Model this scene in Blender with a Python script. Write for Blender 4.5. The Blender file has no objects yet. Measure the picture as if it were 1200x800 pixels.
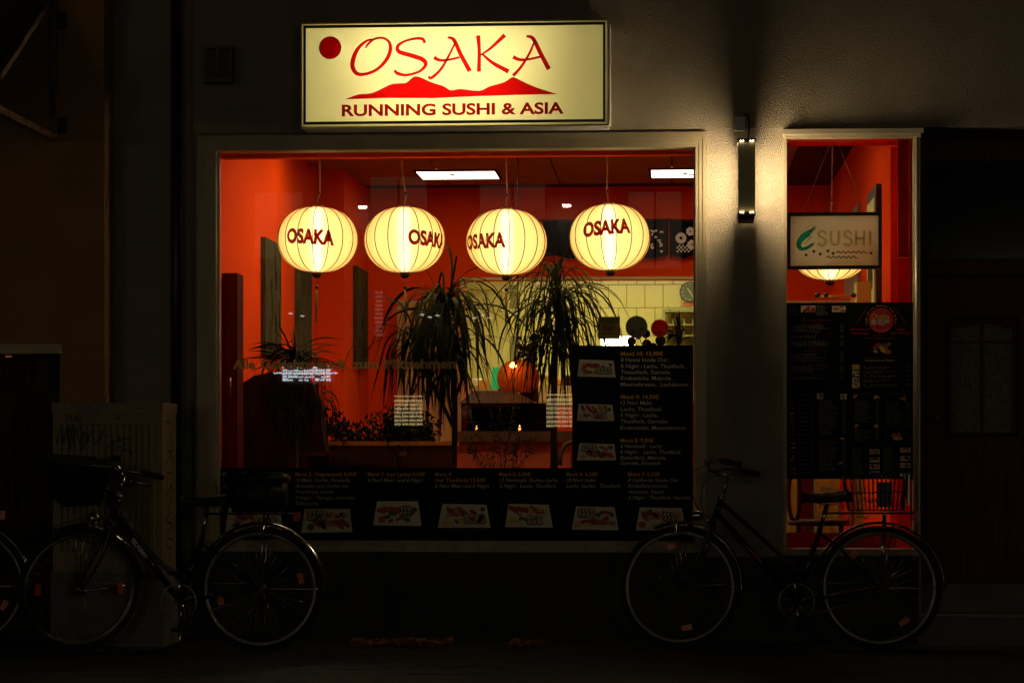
import bpy, bmesh, math, random
from math import sin, cos, pi, radians
from mathutils import Vector, Matrix, Euler
random.seed(7)
C = bpy.context.scene
COL = C.collection

# ------------------------------------------------------------------ camera
FOC, CX, HY, CAMY, CAMZ = 2470.0, 640.0, 530.0, -12.5, 1.117
TH = math.atan(150 / FOC)
cd = bpy.data.cameras.new('camera'); cam = bpy.data.objects.new('camera', cd); COL.objects.link(cam)
cam.location = (0, CAMY, CAMZ); cam.rotation_euler = (radians(90), 0, TH)
cd.sensor_width = 36; cd.lens = FOC / 1200 * 36
cd.shift_x = (600 - CX) / 1200; cd.shift_y = (HY - 400) / 1200
cd.clip_start = 0.1; cd.clip_end = 500
C.camera = cam

# ------------------------------------------------------------------ night sky
w = bpy.data.worlds.new('World'); C.world = w; w.use_nodes = True
nt = w.node_tree; bg = nt.nodes['Background']
sky = nt.nodes.new('ShaderNodeTexSky'); sky.sky_type = 'NISHITA'; sky.sun_disc = False
sky.sun_elevation = radians(4); sky.sun_rotation = radians(200)
mx = nt.nodes.new('ShaderNodeMix'); mx.data_type = 'RGBA'; mx.blend_type = 'MULTIPLY'; mx.inputs[0].default_value = 1
nt.links.new(sky.outputs[0], mx.inputs[6]); mx.inputs[7].default_value = (1.0, 0.72, 0.42, 1)
nt.links.new(mx.outputs[2], bg.inputs[0]); bg.inputs[1].default_value = 0.0022
C.view_settings.view_transform = 'Standard'; C.view_settings.look = 'None'
C.view_settings.exposure = 0; C.view_settings.gamma = 1
C.cycles.max_bounces = 8; C.cycles.diffuse_bounces = 4; C.cycles.glossy_bounces = 4
C.cycles.transmission_bounces = 6; C.cycles.transparent_max_bounces = 16
C.cycles.sample_clamp_indirect = 4; C.cycles.use_denoising = True; C.cycles.use_light_tree = True
C.cycles.caustics_refractive = True; C.cycles.blur_glossy = 0.3

# ------------------------------------------------------------------ measuring from the photograph
def _d(px):
    u = (px - CX) / FOC
    return (-sin(TH) + u * cos(TH), cos(TH) + u * sin(TH))
def X(px, Y):
    d = _d(px); return (Y - CAMY) / d[1] * d[0]
def Z(px, py, Y):
    d = _d(px); return CAMZ + (Y - CAMY) / d[1] * (HY - py) / FOC
def P(px, py, Y): return Vector((X(px, Y), Y, Z(px, py, Y)))
def rect(a, b, c, d, Y):
    m = (a + c) / 2
    return X(a, Y), X(c, Y), Z(m, d, Y), Z(m, b, Y)      # x0,x1,z0,z1

# ------------------------------------------------------------------ materials
def mat(name, col, rough=.6, metal=0., var=.15, vs=6., bump=0., bs=60., emit=None, es=0., spec=.5, coat=0., stretch=(1, 1, 1), dirt=None, bd=.012):
    m = bpy.data.materials.new(name); m.use_nodes = True
    n = m.node_tree.nodes; l = m.node_tree.links; b = n['Principled BSDF']
    tc = n.new('ShaderNodeTexCoord'); mp = n.new('ShaderNodeMapping'); mp.inputs['Scale'].default_value = stretch
    l.new(tc.outputs['Object'], mp.inputs[0])
    nz = n.new('ShaderNodeTexNoise'); nz.inputs['Scale'].default_value = vs; nz.inputs['Detail'].default_value = 6
    l.new(mp.outputs[0], nz.inputs['Vector'])
    r = n.new('ShaderNodeValToRGB'); c = Vector(col[:3])
    r.color_ramp.elements[0].position = .3; r.color_ramp.elements[1].position = .7
    r.color_ramp.elements[0].color = (*[max(0, x * (1 - var)) for x in c], 1)
    r.color_ramp.elements[1].color = (*[min(1, x * (1 + var)) for x in c], 1)
    l.new(nz.outputs['Fac'], r.inputs[0])
    out = r.outputs[0]
    if dirt:
        n2 = n.new('ShaderNodeTexNoise'); n2.inputs['Scale'].default_value = dirt[1]; n2.inputs['Detail'].default_value = 8
        l.new(mp.outputs[0], n2.inputs['Vector'])
        r2 = n.new('ShaderNodeValToRGB'); r2.color_ramp.elements[0].position = .52; r2.color_ramp.elements[1].position = .68
        l.new(n2.outputs['Fac'], r2.inputs[0])
        mm = n.new('ShaderNodeMix'); mm.data_type = 'RGBA'; l.new(r2.outputs[0], mm.inputs[0])
        l.new(out, mm.inputs[6]); mm.inputs[7].default_value = (*dirt[0], 1); out = mm.outputs[2]
    l.new(out, b.inputs['Base Color'])
    b.inputs['Roughness'].default_value = rough; b.inputs['Metallic'].default_value = metal
    b.inputs['Specular IOR Level'].default_value = spec; b.inputs['Coat Weight'].default_value = coat
    if bump:
        nb = n.new('ShaderNodeTexNoise'); nb.inputs['Scale'].default_value = bs; nb.inputs['Detail'].default_value = 4
        l.new(mp.outputs[0], nb.inputs['Vector'])
        bp = n.new('ShaderNodeBump'); bp.inputs['Strength'].default_value = min(1, bump); bp.inputs['Distance'].default_value = bd
        l.new(nb.outputs['Fac'], bp.inputs['Height']); l.new(bp.outputs[0], b.inputs['Normal'])
    if emit:
        b.inputs['Emission Color'].default_value = (*emit, 1); b.inputs['Emission Strength'].default_value = es
    return m
def glow(name, col, s):
    m = bpy.data.materials.new(name); m.use_nodes = True; n = m.node_tree.nodes; n.clear()
    e = n.new('ShaderNodeEmission'); o = n.new('ShaderNodeOutputMaterial')
    e.inputs[0].default_value = (*col, 1); e.inputs[1].default_value = s
    m.node_tree.links.new(e.outputs[0], o.inputs[0]); return m
def glassmat(name, tint=(.97, .97, .95), rough=0., refl=1., ior=1.5):
    m = bpy.data.materials.new(name); m.use_nodes = True; n = m.node_tree.nodes; l = m.node_tree.links; n.clear()
    o = n.new('ShaderNodeOutputMaterial'); t = n.new('ShaderNodeBsdfTransparent'); g = n.new('ShaderNodeBsdfGlossy')
    fr = n.new('ShaderNodeFresnel'); fr.inputs[0].default_value = ior
    mu = n.new('ShaderNodeMath'); mu.operation = 'MULTIPLY'; mu.inputs[1].default_value = refl; mu.use_clamp = True
    mx = n.new('ShaderNodeMixShader'); t.inputs[0].default_value = (*tint, 1); g.inputs['Roughness'].default_value = rough
    l.new(fr.outputs[0], mu.inputs[0]); l.new(mu.outputs[0], mx.inputs[0]); l.new(t.outputs[0], mx.inputs[1]); l.new(g.outputs[0], mx.inputs[2])
    l.new(mx.outputs[0], o.inputs[0]); return m
def translucent(name, col, through=0., refl=.3, weave=0.):
    m = bpy.data.materials.new(name); m.use_nodes = True; n = m.node_tree.nodes; l = m.node_tree.links; n.clear()
    o = n.new('ShaderNodeOutputMaterial'); t = n.new('ShaderNodeBsdfTranslucent'); d = n.new('ShaderNodeBsdfDiffuse')
    t.inputs[0].default_value = (*col, 1); d.inputs[0].default_value = (*col, 1)
    if weave:
        tc = n.new('ShaderNodeTexCoord'); nz = n.new('ShaderNodeTexNoise'); nz.inputs['Scale'].default_value = 25; nz.inputs['Detail'].default_value = 5
        l.new(tc.outputs['Object'], nz.inputs['Vector'])
        r = n.new('ShaderNodeValToRGB'); r.color_ramp.elements[0].position = .35; r.color_ramp.elements[1].position = .65
        r.color_ramp.elements[0].color = (*[x * (1 - weave) for x in col], 1); r.color_ramp.elements[1].color = (*col, 1)
        l.new(nz.outputs['Fac'], r.inputs[0]); l.new(r.outputs[0], t.inputs[0])
    a = n.new('ShaderNodeMixShader'); a.inputs[0].default_value = refl
    l.new(t.outputs[0], a.inputs[1]); l.new(d.outputs[0], a.inputs[2]); last = a
    if through:
        lw = n.new('ShaderNodeLayerWeight'); lw.inputs[0].default_value = .35; cr = n.new('ShaderNodeValToRGB')  # darker orange rim put into the colour by viewing angle
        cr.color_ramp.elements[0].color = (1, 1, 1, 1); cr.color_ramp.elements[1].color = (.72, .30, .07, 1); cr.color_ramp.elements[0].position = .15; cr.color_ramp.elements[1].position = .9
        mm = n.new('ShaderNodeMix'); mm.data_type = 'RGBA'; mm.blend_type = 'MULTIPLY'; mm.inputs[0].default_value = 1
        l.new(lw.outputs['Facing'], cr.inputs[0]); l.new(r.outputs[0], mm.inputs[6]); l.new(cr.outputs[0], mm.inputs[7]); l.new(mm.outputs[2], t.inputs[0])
        rf = n.new('ShaderNodeBsdfRefraction'); rf.inputs['IOR'].default_value = 1.2; rf.inputs['Roughness'].default_value = .75
        rf.inputs[0].default_value = (1, .95, .75, 1)
        b = n.new('ShaderNodeMixShader'); b.inputs[0].default_value = through
        l.new(a.outputs[0], b.inputs[1]); l.new(rf.outputs[0], b.inputs[2]); last = b
    l.new(last.outputs[0], o.inputs[0]); return m

M = dict(
    stucco=mat('stucco', (.42, .36, .27), .9, var=.08, vs=3, bump=1, bs=150, bd=.016, dirt=((.33, .27, .19), 1.7)),
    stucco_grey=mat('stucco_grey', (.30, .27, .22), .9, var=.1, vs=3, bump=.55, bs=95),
    stucco_brown=mat('stucco_brown', (.42, .24, .07), .9, var=.15, vs=2, bump=1, bs=70),
    plinth=mat('plinth', (.018, .016, .014), .55, var=.3, vs=20, bump=.3, bs=40),
    bronze=mat('bronze_frame', (.40, .34, .22), .45, metal=.2, var=.1, vs=4, stretch=(1, 1, .2)),
    alu=mat('alu_frame', (.62, .53, .36), .35, metal=.35, var=.1, vs=5),
    sill=mat('sill_stone', (.42, .35, .25), .6, var=.2, vs=14, bump=.3),
    glass=glassmat('window_glass'), frost=mat('frosted_glass', (.24, .20, .12), .25, var=.4, vs=60, bump=.9, bs=120, spec=.8),
    black=mat('black_print', (.006, .006, .006), .6, var=.2, spec=.08), blackmetal=mat('black_metal', (.012, .012, .012), .35, var=.2, spec=.6),
    blackpaint=mat('black_bike_paint', (.008, .008, .01), .22, var=.2, coat=.6),
    chrome=mat('chrome', (.62, .6, .55), .18, metal=1, var=.1, vs=30), steel=mat('dull_steel', (.35, .33, .3), .35, metal=.9, var=.2, vs=30),
    rubber=mat('rubber', (.015, .015, .015), .75, var=.2, bump=.5, bs=200), wall_tyre=mat('tyre_wall', (.03, .03, .028), .6),
    leather=mat('saddle_vinyl', (.012, .011, .01), .5, bump=.3, bs=120),
    orange=mat('orange_reflector', (.8, .16, .02), .3, var=.2, vs=90), redlens=mat('red_lens', (.5, .01, .01), .25, var=.2, vs=90),
    redpaint=mat('red_wall_paint', (.80, .062, .002), .95, var=.07, vs=1.2, bump=.25, bs=90, spec=.05),
    darkred=mat('dark_red_paint', (.07, .005, .001), .8, var=.15, vs=3, spec=.1), redcloth=translucent('red_cloth', (.80, .035, .004), refl=.4), redglow=translucent('orange_cloth', (.9, .09, .008), refl=.3), deepcloth=translucent('deep_red_cloth', (.42, .014, .003), refl=.4),
    ceilm=mat('ceiling_panel', (.42, .21, .09), .95, var=.08, vs=3, bump=.2, spec=.05), ceilgrid=mat('ceiling_grid', (.10, .03, .012), .9, spec=.03),
    tile=mat('cream_tile', (.66, .62, .20), .3, var=.06, vs=2.5), grout=mat('grout', (.25, .22, .09), .9),
    cream=mat('cream_paint', (.60, .55, .18), .7, var=.05), tan=mat('tan_wood', (.50, .26, .06), .5, var=.2, vs=5, stretch=(6, 6, .7)),
    ochre=mat('ochre_wood', (.30, .20, .02), .7, spec=.1, var=.3, vs=5, stretch=(6, 6, .7)), darkwood=mat('dark_wood', (.06, .048, .014), .7, spec=.1, var=.6, vs=9, stretch=(5, 5, .6), bump=.4, bs=30),
    brownwood=mat('brown_wood', (.065, .024, .008), .6, spec=.2, var=.3, vs=7, stretch=(5, 5, .6)),
    doorwood=mat('door_wood', (.15, .058, .022), .7, spec=.1, var=.25, vs=6, stretch=(6, 6, .5)),
    leaf=mat('leaf', (.015, .022, .005), .85, spec=.12, var=.4, vs=14), leafb=mat('leaf_light', (.045, .062, .010), .8, spec=.15, var=.4, vs=14),
    leafd=mat('leaf_dark', (.012, .016, .005), .85, spec=.1, var=.4, vs=14), bark=mat('bark', (.05, .025, .012), .9, var=.3, vs=30, bump=.8),
    floor=mat('floor_wood', (.07, .03, .015), .4), pave=mat('paving', (.045, .04, .034), .85, var=.3, vs=5, bump=.8, bs=60),
    asphalt=mat('asphalt', (.03, .03, .03), .9, bump=.8, bs=90),
    print_red=mat('print_red', (.55, .012, .01), .5, var=.05), print_dkred=mat('print_dark_red', (.25, .006, .006), .5, var=.05),
    print_orange=mat('print_orange', (.92, .46, .03), .5, var=.05), print_grey=mat('print_grey', (.72, .66, .54), .5, var=.05),
    print_faint=mat('print_faint', (.24, .22, .14), .5, var=.05), print_white=mat('print_white', (.72, .68, .58), .5, var=.05),
    print_pink=mat('print_pink', (.6, .12, .06), .5), print_green=mat('print_green', (.05, .13, .04), .5), print_yellow=mat('print_yellow', (.75, .48, .06), .5),
    film=translucent('film_letter', (.55, .36, .12), refl=.6), film_white=mat('film_white', (.55, .5, .42), .6, var=.05),
    cabinet=mat('cabinet_paint', (.33, .26, .12), .55, var=.1, vs=3, dirt=((.2, .17, .1), 3)), concrete=mat('concrete', (.20, .17, .15), .9, var=.2, vs=8, bump=.5),
    graffiti=mat('graffiti', (.01, .009, .006), .5), vent=mat('vent_plastic', (.16, .13, .09), .6),
    lampmetal=mat('lamp_olive', (.62, .55, .28), .45, var=.1), grid=mat('cellar_grille', (.01, .01, .01), .6),
    canvas_back=mat('leaflet', (.6, .5, .25), .6), teal=translucent('teal_diode', (.03, .62, .50), refl=.6),
    plexi=translucent('plexi_tan', (.93, .97, .86), refl=.3), bead=mat('bead', (.03, .012, .006), .4),
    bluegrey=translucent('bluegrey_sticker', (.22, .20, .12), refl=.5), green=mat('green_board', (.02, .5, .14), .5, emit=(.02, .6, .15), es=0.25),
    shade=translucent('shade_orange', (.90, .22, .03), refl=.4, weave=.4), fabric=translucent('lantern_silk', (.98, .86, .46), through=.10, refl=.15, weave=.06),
    acrylic=translucent('sign_acrylic', (.95, .91, .64), refl=.2), white=mat('white_enamel', (.85, .83, .75), .5, var=.03),
    sign_frame=mat('sign_frame', (.55, .47, .22), .4, metal=.3), sign_line=mat('sign_line', (.03, .03, .008), .5),
    tube=glow('tube_light', (1, .93, .74), 54), core=glow('lantern_bulb', (1, .82, .46), 23),
    panel=glow('panel_light', (1, .84, .60), 18), panel_far=glow('panel_light_rear', (1, .84, .60), 5), sconce=glow('sconce_light', (1, .755, .44), 27),
    heat=glow('heat_lamp', (1, .42, .08), 25), kitchenlight=glow('kitchen_light', (1, .95, .54), 16), candle=glow('candle_flame', (1, .5, .15), 6),
    curtain=mat('curtain', (.25, .12, .04), .9),
    far_wall=mat('far_wall', (.10, .085, .07), .9), neon=glow('far_sign_light', (.82, .9, 1), 8), farlit=glow('far_window_light', (1, .78, .36), 3.2),
    farlamp=glow('far_string_light', (1, .9, .7), 5), fardim=glow('far_dim_light', (1, .8, .5), .14), farshop=glow('far_shop_light', (1, .80, .50), 0.5), farstrip=glow('far_strip_light', (1, .85, .62), 36), lamp=glow('street_lamp_light', (1, .88, .66), 130), farpink=glow('far_pink_light', (1, .35, .3), 1.2), warmspot=glow('warm_spot', (1, .35, .08), .12),
    dusk=mat('dark_glass', (.01, .01, .01), .1),
)

# ------------------------------------------------------------------ mesh builder
class MB:
    def __init__(s, xf=None): s.v = []; s.f = []; s.m = []; s.sm = []; s.xf = xf
    def add(s, vs, fs, mi=0, smooth=False):
        o = len(s.v)
        s.v += [tuple(s.xf(Vector(p)) if s.xf else p) for p in vs]
        s.f += [tuple(i + o for i in f) for f in fs]; s.m += [mi] * len(fs); s.sm += [smooth] * len(fs); return s
    def box(s, x0, x1, y0, y1, z0, z1, mi=0):
        return s.add([(x0, y0, z0), (x1, y0, z0), (x1, y1, z0), (x0, y1, z0), (x0, y0, z1), (x1, y0, z1), (x1, y1, z1), (x0, y1, z1)],
                     [(0, 3, 2, 1), (4, 5, 6, 7), (0, 1, 5, 4), (1, 2, 6, 5), (2, 3, 7, 6), (3, 0, 4, 7)], mi)
    def prism(s, poly, y0, y1, mi=0):                      # poly in x,z
        n = len(poly)
        return s.add([(x, y0, z) for x, z in poly] + [(x, y1, z) for x, z in poly],
                     [tuple(range(n)), tuple(range(2 * n - 1, n - 1, -1))] + [(i, i + n, (i + 1) % n + n, (i + 1) % n) for i in range(n)], mi)
    def flat(s, poly, y, mi=0): return s.add([(x, y, z) for x, z in poly], [tuple(range(len(poly)))], mi)
    def disc(s, x, z, r, y0, y1, n=24, mi=0, ry=None):
        ry = ry or r
        return s.prism([(x + r * cos(2 * pi * i / n), z + ry * sin(2 * pi * i / n)) for i in range(n)], y0, y1, mi)
    def tube(s, path, r, n=8, mi=0, closed=False):
        path = [Vector(p) for p in path]; k = len(path); rs = r if isinstance(r, (list, tuple)) else [r] * k
        vs = []; up = None
        for i, p in enumerate(path):
            a = path[(i - 1) % k] if closed or i > 0 else p; b = path[(i + 1) % k] if closed or i < k - 1 else p
            t = (b - a).normalized()
            if up is None: up = t.orthogonal().normalized()
            up = (up - t * up.dot(t)).normalized(); sd = t.cross(up)
            for j in range(n):
                g = 2 * pi * j / n; vs.append(p + (up * cos(g) + sd * sin(g)) * rs[i])
        fs = []
        for i in range(k if closed else k - 1):
            for j in range(n):
                a, b = i * n + j, i * n + (j + 1) % n; c, d = ((i + 1) % k) * n + (j + 1) % n, ((i + 1) % k) * n + j
                fs.append((a, b, c, d))
        if not closed: fs += [tuple(range(n - 1, -1, -1)), tuple(range((k - 1) * n, k * n))]
        return s.add(vs, fs, mi, True)
    def lathe(s, prof, c=(0, 0, 0), n=32, axis='z', mi=0, scal=None):
        vs = []
        for r, h in prof:
            for j in range(n):
                g = 2 * pi * j / n; q = r * (scal(g) if scal else 1); a, b = q * cos(g), q * sin(g)
                p = (a, b, h) if axis == 'z' else ((a, h, b) if axis == 'y' else (h, a, b))
                vs.append((p[0] + c[0], p[1] + c[1], p[2] + c[2]))
        fs = [(i * n + j, i * n + (j + 1) % n, (i + 1) * n + (j + 1) % n, (i + 1) * n + j) for i in range(len(prof) - 1) for j in range(n)]
        return s.add(vs, fs, mi, True)
    def ribbon(s, pts, wd, y, mi=0, thick=.001):           # flat stroke in the xz plane
        n = len(pts); L = []; R = []
        for i in range(n):
            a = Vector(pts[max(0, i - 1)]); b = Vector(pts[min(n - 1, i + 1)]); t = (b - a)
            t = t.normalized() if t.length > 1e-9 else Vector((1, 0)); q = Vector((-t.y, t.x)) * wd[i] / 2; p = Vector(pts[i])
            L.append(p + q); R.append(p - q)
        vs = [(p.x, y, p.y) for p in L] + [(p.x, y, p.y) for p in R]
        return s.add(vs, [(i, i + 1, n + i + 1, n + i) for i in range(n - 1)], mi)
    def build(s, name, mats, parent=None, **kw):
        me = bpy.data.meshes.new(name); me.from_pydata(s.v, [], s.f)
        mats = mats if isinstance(mats, (list, tuple)) else [mats]
        for x in mats: me.materials.append(M[x] if isinstance(x, str) else x)
        me.polygons.foreach_set('material_index', s.m); me.polygons.foreach_set('use_smooth', s.sm); me.update()
        return link(name, me, parent, **kw)
def link(name, me, parent=None, **kw):
    o = bpy.data.objects.new(name, me); COL.objects.link(o); o.parent = parent
    for k, v in kw.items(): o[k] = v
    return o
def thing(name, label, cat, loc=(0, 0, 0), group=None, rot=(0, 0, 0)):
    o = link(name, None); o.location = loc; o.rotation_euler = rot; o['label'] = label; o['category'] = cat
    if group: o['group'] = group
    return o
def keep(o, p):                                            # parent built in world coordinates under a placed Empty
    o.parent = p; o.matrix_parent_inverse = p.matrix_basis.inverted() if hasattr(p, 'matrix_basis') else Matrix(); return o
def bbox(a, b, c, d, Y0, Y1, Yref=None):
    x0, x1, z0, z1 = rect(a, b, c, d, Yref if Yref is not None else Y0)
    return x0, x1, Y0, Y1, z0, z1
def cat_rom(pts, k=6):
    out = []; n = len(pts)
    for i in range(n - 1):
        p0 = pts[max(0, i - 1)]; p1 = pts[i]; p2 = pts[i + 1]; p3 = pts[min(n - 1, i + 2)]
        for j in range(k):
            t = j / k
            out.append(tuple(.5 * (2 * b + (c - a) * t + (2 * a - 5 * b + 4 * c - d) * t * t + (3 * b - a - 3 * c + d) * t ** 3) for a, b, c, d in zip(p0, p1, p2, p3)))
    out.append(tuple(pts[-1])); return out

_dg = None
def text_geo(s, bold=0., res=3, shear=0.):
    cu = bpy.data.curves.new('t', 'FONT'); cu.body = s; cu.size = 1; cu.offset = bold; cu.resolution_u = res; cu.shear = shear
    cu.fill_mode = 'FRONT'
    o = bpy.data.objects.new('t', cu); COL.objects.link(o)
    me = bpy.data.meshes.new_from_object(o.evaluated_get(bpy.context.evaluated_depsgraph_get()))
    vs = [tuple(v.co) for v in me.vertices]; fs = [tuple(p.vertices) for p in me.polygons]
    bpy.data.objects.remove(o); bpy.data.curves.remove(cu); bpy.data.meshes.remove(me)
    return vs, fs
def text_into(mb, s, x0, x1, zb, h, y, bold=0., mi=0, shear=0., res=3, tilt=0., mapf=None):
    """text on the xz plane: x0..x1 wide (x1 None: natural width), base line zb, capital height h"""
    vs, fs = text_geo(s, bold, res, shear)
    if not vs: return x0
    a = min(v[0] for v in vs); b = max(v[0] for v in vs); k = h / .72
    kx = (x1 - x0) / (b - a) if x1 is not None else k
    q = []
    for v in vs:
        px, pz = x0 + (v[0] - a) * kx, zb + v[1] * k + (v[0] - a) * kx * tilt
        q.append(mapf(px, pz) if mapf else (px, y, pz))
    mb.add(q, [f for f in fs], mi); return x0 + (b - a) * kx

# =================================================================== GROUND
g = MB(); g.box(-40, 40, -30, .1, -.30, -.004); g.build('ground', 'asphalt', kind='structure')
pv = MB().box(-3.9, 2.9, -2.55, .12, -.06, -.0301).build('pavement', 'pave', kind='structure')
meshes = []
for k in range(4):
    b = bmesh.new(); bmesh.ops.create_cube(b, size=1); bmesh.ops.scale(b, vec=(.292, .192, .05), verts=b.verts)
    bmesh.ops.bevel(b, geom=b.edges[:], offset=.006, segments=1, affect='EDGES')
    me = bpy.data.meshes.new('paving_stone'); b.to_mesh(me); b.free(); me.materials.append(M['pave']); meshes.append(me)
n = 0
for j in range(13):
    for i in range(24):
        x = -3.75 + i * .3 + (.15 if j % 2 else 0); y = 0.0 - j * .2
        if n >= 298 or x > 2.9: continue
        o = link('paving_stone', random.choice(meshes), pv)
        o.location = (x, y, -.0275 + random.uniform(-.002, .002)); o.rotation_euler = (random.uniform(-.008, .008), random.uniform(-.008, .008), random.uniform(-.006, .006)); n += 1
kr = MB().box(-30, 30, -2.9, -2.6, -.2, .0).build('kerb', 'concrete', kind='structure')

m = MB(); rdl = random.Random(9)
def _leafpile(px0_, px1_, n_):
    for _ in range(n_):
        x = X(rdl.uniform(px0_, px1_), -.35); y = -.35 + rdl.gauss(0, .05); a_ = rdl.uniform(0, 6.3); L_ = rdl.uniform(.02, .05); e_ = Euler((rdl.uniform(-.6, .6), rdl.uniform(-.6, .6), a_)).to_matrix(); p_ = Vector((x, y, rdl.uniform(.004, .03)))
        m.add([p_ + e_ @ Vector(q) for q in ((-L_, 0, 0), (0, L_ * .4, .004), (L_, 0, 0), (0, -L_ * .4, .004))], [(0, 1, 2, 3)])
_leafpile(414, 528, 330); _leafpile(600, 640, 110)
m.build('fallen_leaves', mat('dry_leaf', (.34, .13, .04), .8, var=.4, vs=30), kind='stuff')

# =================================================================== RESTAURANT BUILDING
bld = thing('restaurant_building', 'stuccoed ground floor with large shop window glowing red between dark walls', 'building')
ZT = 4.6
xL = X(228, 0); xW0 = X(232, 0); xW1 = X(828, 0); xD0 = X(917.5, 0); xD1 = X(1077, 0)
zWT = Z(530, 158, 0); zWB = Z(530, 646, 0); zS = Z(870, 151.5, 0)
m = MB(); m.box(xL, xD1 + 2.6, -.022, .3, zS, ZT); m.build('upper_wall', 'stucco', bld)
m = MB(); m.box(xL, xW1, 0, .3, zWT, zS - .001); m.box(xL, xW0, 0, .3, zWB, zWT); m.build('window_surround', 'stucco_grey', bld)
zP = Z(870, 652, 0)
m = MB(); m.box(xW1, xD0, 0, .32, zP, zS - .001); m.build('pillar', 'stucco', bld)
m = MB(); m.box(xL, xD1, .01, .3, 0, zWB - .001); m.box(xW1 + .001, xD0, -.012, .01, 0, zP); m.build('plinth', 'plinth', bld)
# big window
x0, x1, z0, z1 = xW0, xW1, zWB, zWT
gx0 = X(256, .05); gx1 = X(815, .05); gz1 = Z(530, 176.5, .05); gz0 = Z(530, 633, .05)
def frame_ring(mb, a0, a1, c0, c1, b0, b1, d0, d1, y0, y1):
    """outer a0..a1 x c0..c1, inner b0..b1 x d0..d1"""
    mb.box(a0, b0, y0, y1, c0, c1); mb.box(b1, a1, y0, y1, c0, c1)
    mb.box(b0, b1, y0, y1, d1, c1); mb.box(b0, b1, y0, y1, c0, d0)
m = MB()
frame_ring(m, x0, x1, z0 + .065, z1, x0 + .05, x1 - .022, z0 + .0651, z1 - .035, -.03, .09)
frame_ring(m, x0 + .05, x1 - .022, z0 + .066, z1 - .035, x0 + .085, x1 - .045, z0 + .067, z1 - .062, -.027, .09)
frame_ring(m, x0 + .085, x1 - .045, z0 + .067, z1 - .062, gx0, gx1, gz0, gz1, -.024, .09)
win = m.build('window', 'bronze', bld)
MB().box(gx0, gx1, .055, .063, gz0, gz1).build('pane', 'glass', win)
m = MB(); m.box(x0 - .0, x1 - .001, -.045, .05, z0 - .0, z0 + .064); m.build('sill', 'sill', win)
MB().box(gx0 + .001, gx0 + .012, .03, .05, gz0, gz1).build('glazing_bead', 'alu', win); MB().box(gx1 - .012, gx1 - .001, .03, .05, gz0, gz1).build('glazing_bead', 'alu', win)
# door side window
dz0 = Z(1000, 650, 0); dz1 = Z(1000, 160, 0)
a0, a1 = X(921.5, .02), X(1070.5, .02); b0, b1 = Z(1000, 643, .02), Z(1000, 161, .02)
m = MB(); m.box(xD0, xD1, 0.0, .3, dz0 - .002, dz0 + .03)
win2 = MB(); win2.box(xD0, a0, -.02, .08, dz0 + .03, dz1 + .03); win2.box(a1, X(1073, 0), -.0, .08, dz0 + .03, dz1)
win2.box(a0, a1, 0.0, .08, b1, dz1 + .03); win2.box(a0, a1, 0, .08, dz0 + .03, b0)
win2 = win2.build('window', 'bronze', bld)
MB().box(a0, a1, .04, .048, b0, b1).build('pane', 'glass', win2)
m.build('sill', 'sill', win2)
m = MB(); q = X(1073, 0); m.tube([(q + .006, -.012, dz0 + .03), (q + .006, -.012, dz1)], .012, 10); m.box(q + .017, X(1077.5, 0), -.01, .08, dz0, dz1); m.build('corner_profile', 'alu', win2)
m = MB(); zq = Z(1000, 153, -.05)
m.box(X(917, -.05), X(1082, -.05), -.07, .02, zq - .022, zq + .008); m.box(X(919, -.05), X(1079, -.05), -.05, .02, zq - .04, zq - .0221); m.build('lintel', 'alu', bld)
# cellar grille low in the plinth
gr = MB(); gx = (X(452, 0), X(612, 0)); gz = (Z(530, 742, 0), Z(530, 690, 0))
frame_ring(gr, gx[0], gx[1], gz[0], gz[1], gx[0] + .03, gx[1] - .03, gz[0] + .03, gz[1] - .03, -.012, .0099)
gp = gr.build('cellar_grille', 'grid', bld)
for k in range(12):
    zz = gz[0] + .035 + k * (gz[1] - gz[0] - .07) / 11.5
    MB().box(gx[0] + .03, gx[1] - .03, -.008, .0095, zz, zz + .008).build('bar', 'grid', gp)
# dark recess wall left + left neighbour
xn = X(122, -.12)
nb = thing('neighbour_building', 'brown stuccoed neighbouring house with dark doorway under an olive lintel', 'building')
zl = Z(40, 409, -.12); xdo = X(70, -.12)
m = MB(); m.box(-9, xn, -.12, .3, zl, ZT); m.box(xdo, xn, -.12, .3, 0, zl - .001); m.build('wall', 'stucco_brown', nb)
m = MB(); m.box(-9, X(71.5, -.14), -.15, .1, Z(40, 414, -.15), Z(40, 403, -.15)); m.build('lintel', 'lampmetal', nb)
m = MB(); m.box(-9, xdo - .001, .12, .2, 0, zl - .002); dr = m.build('door', 'darkwood', nb)
for k in range(3):
    xx = xdo - .02 - .3 * k
    MB().box(xx - .27, xx - .02, .105, .119, .3, 1.5).build('door_panel', 'darkwood', dr)
m = MB(); m.lathe([(.0001, 0), (.02, 0), (.02, .008)], (X(10, -.06), -.06, zl - .045), 12); m.build('downlight', 'warmspot', nb)
m = MB(); m.box(xn + .001, xL - .001, .10, .3, 0, ZT); m.build('recessed_wall', 'stucco_grey', bld)
m = MB(); m.tube([(X(206, .04), .05, 0), (X(206, .04), .05, ZT)], .03, 12); m.build('drain_pipe', 'blackmetal', bld)

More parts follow.
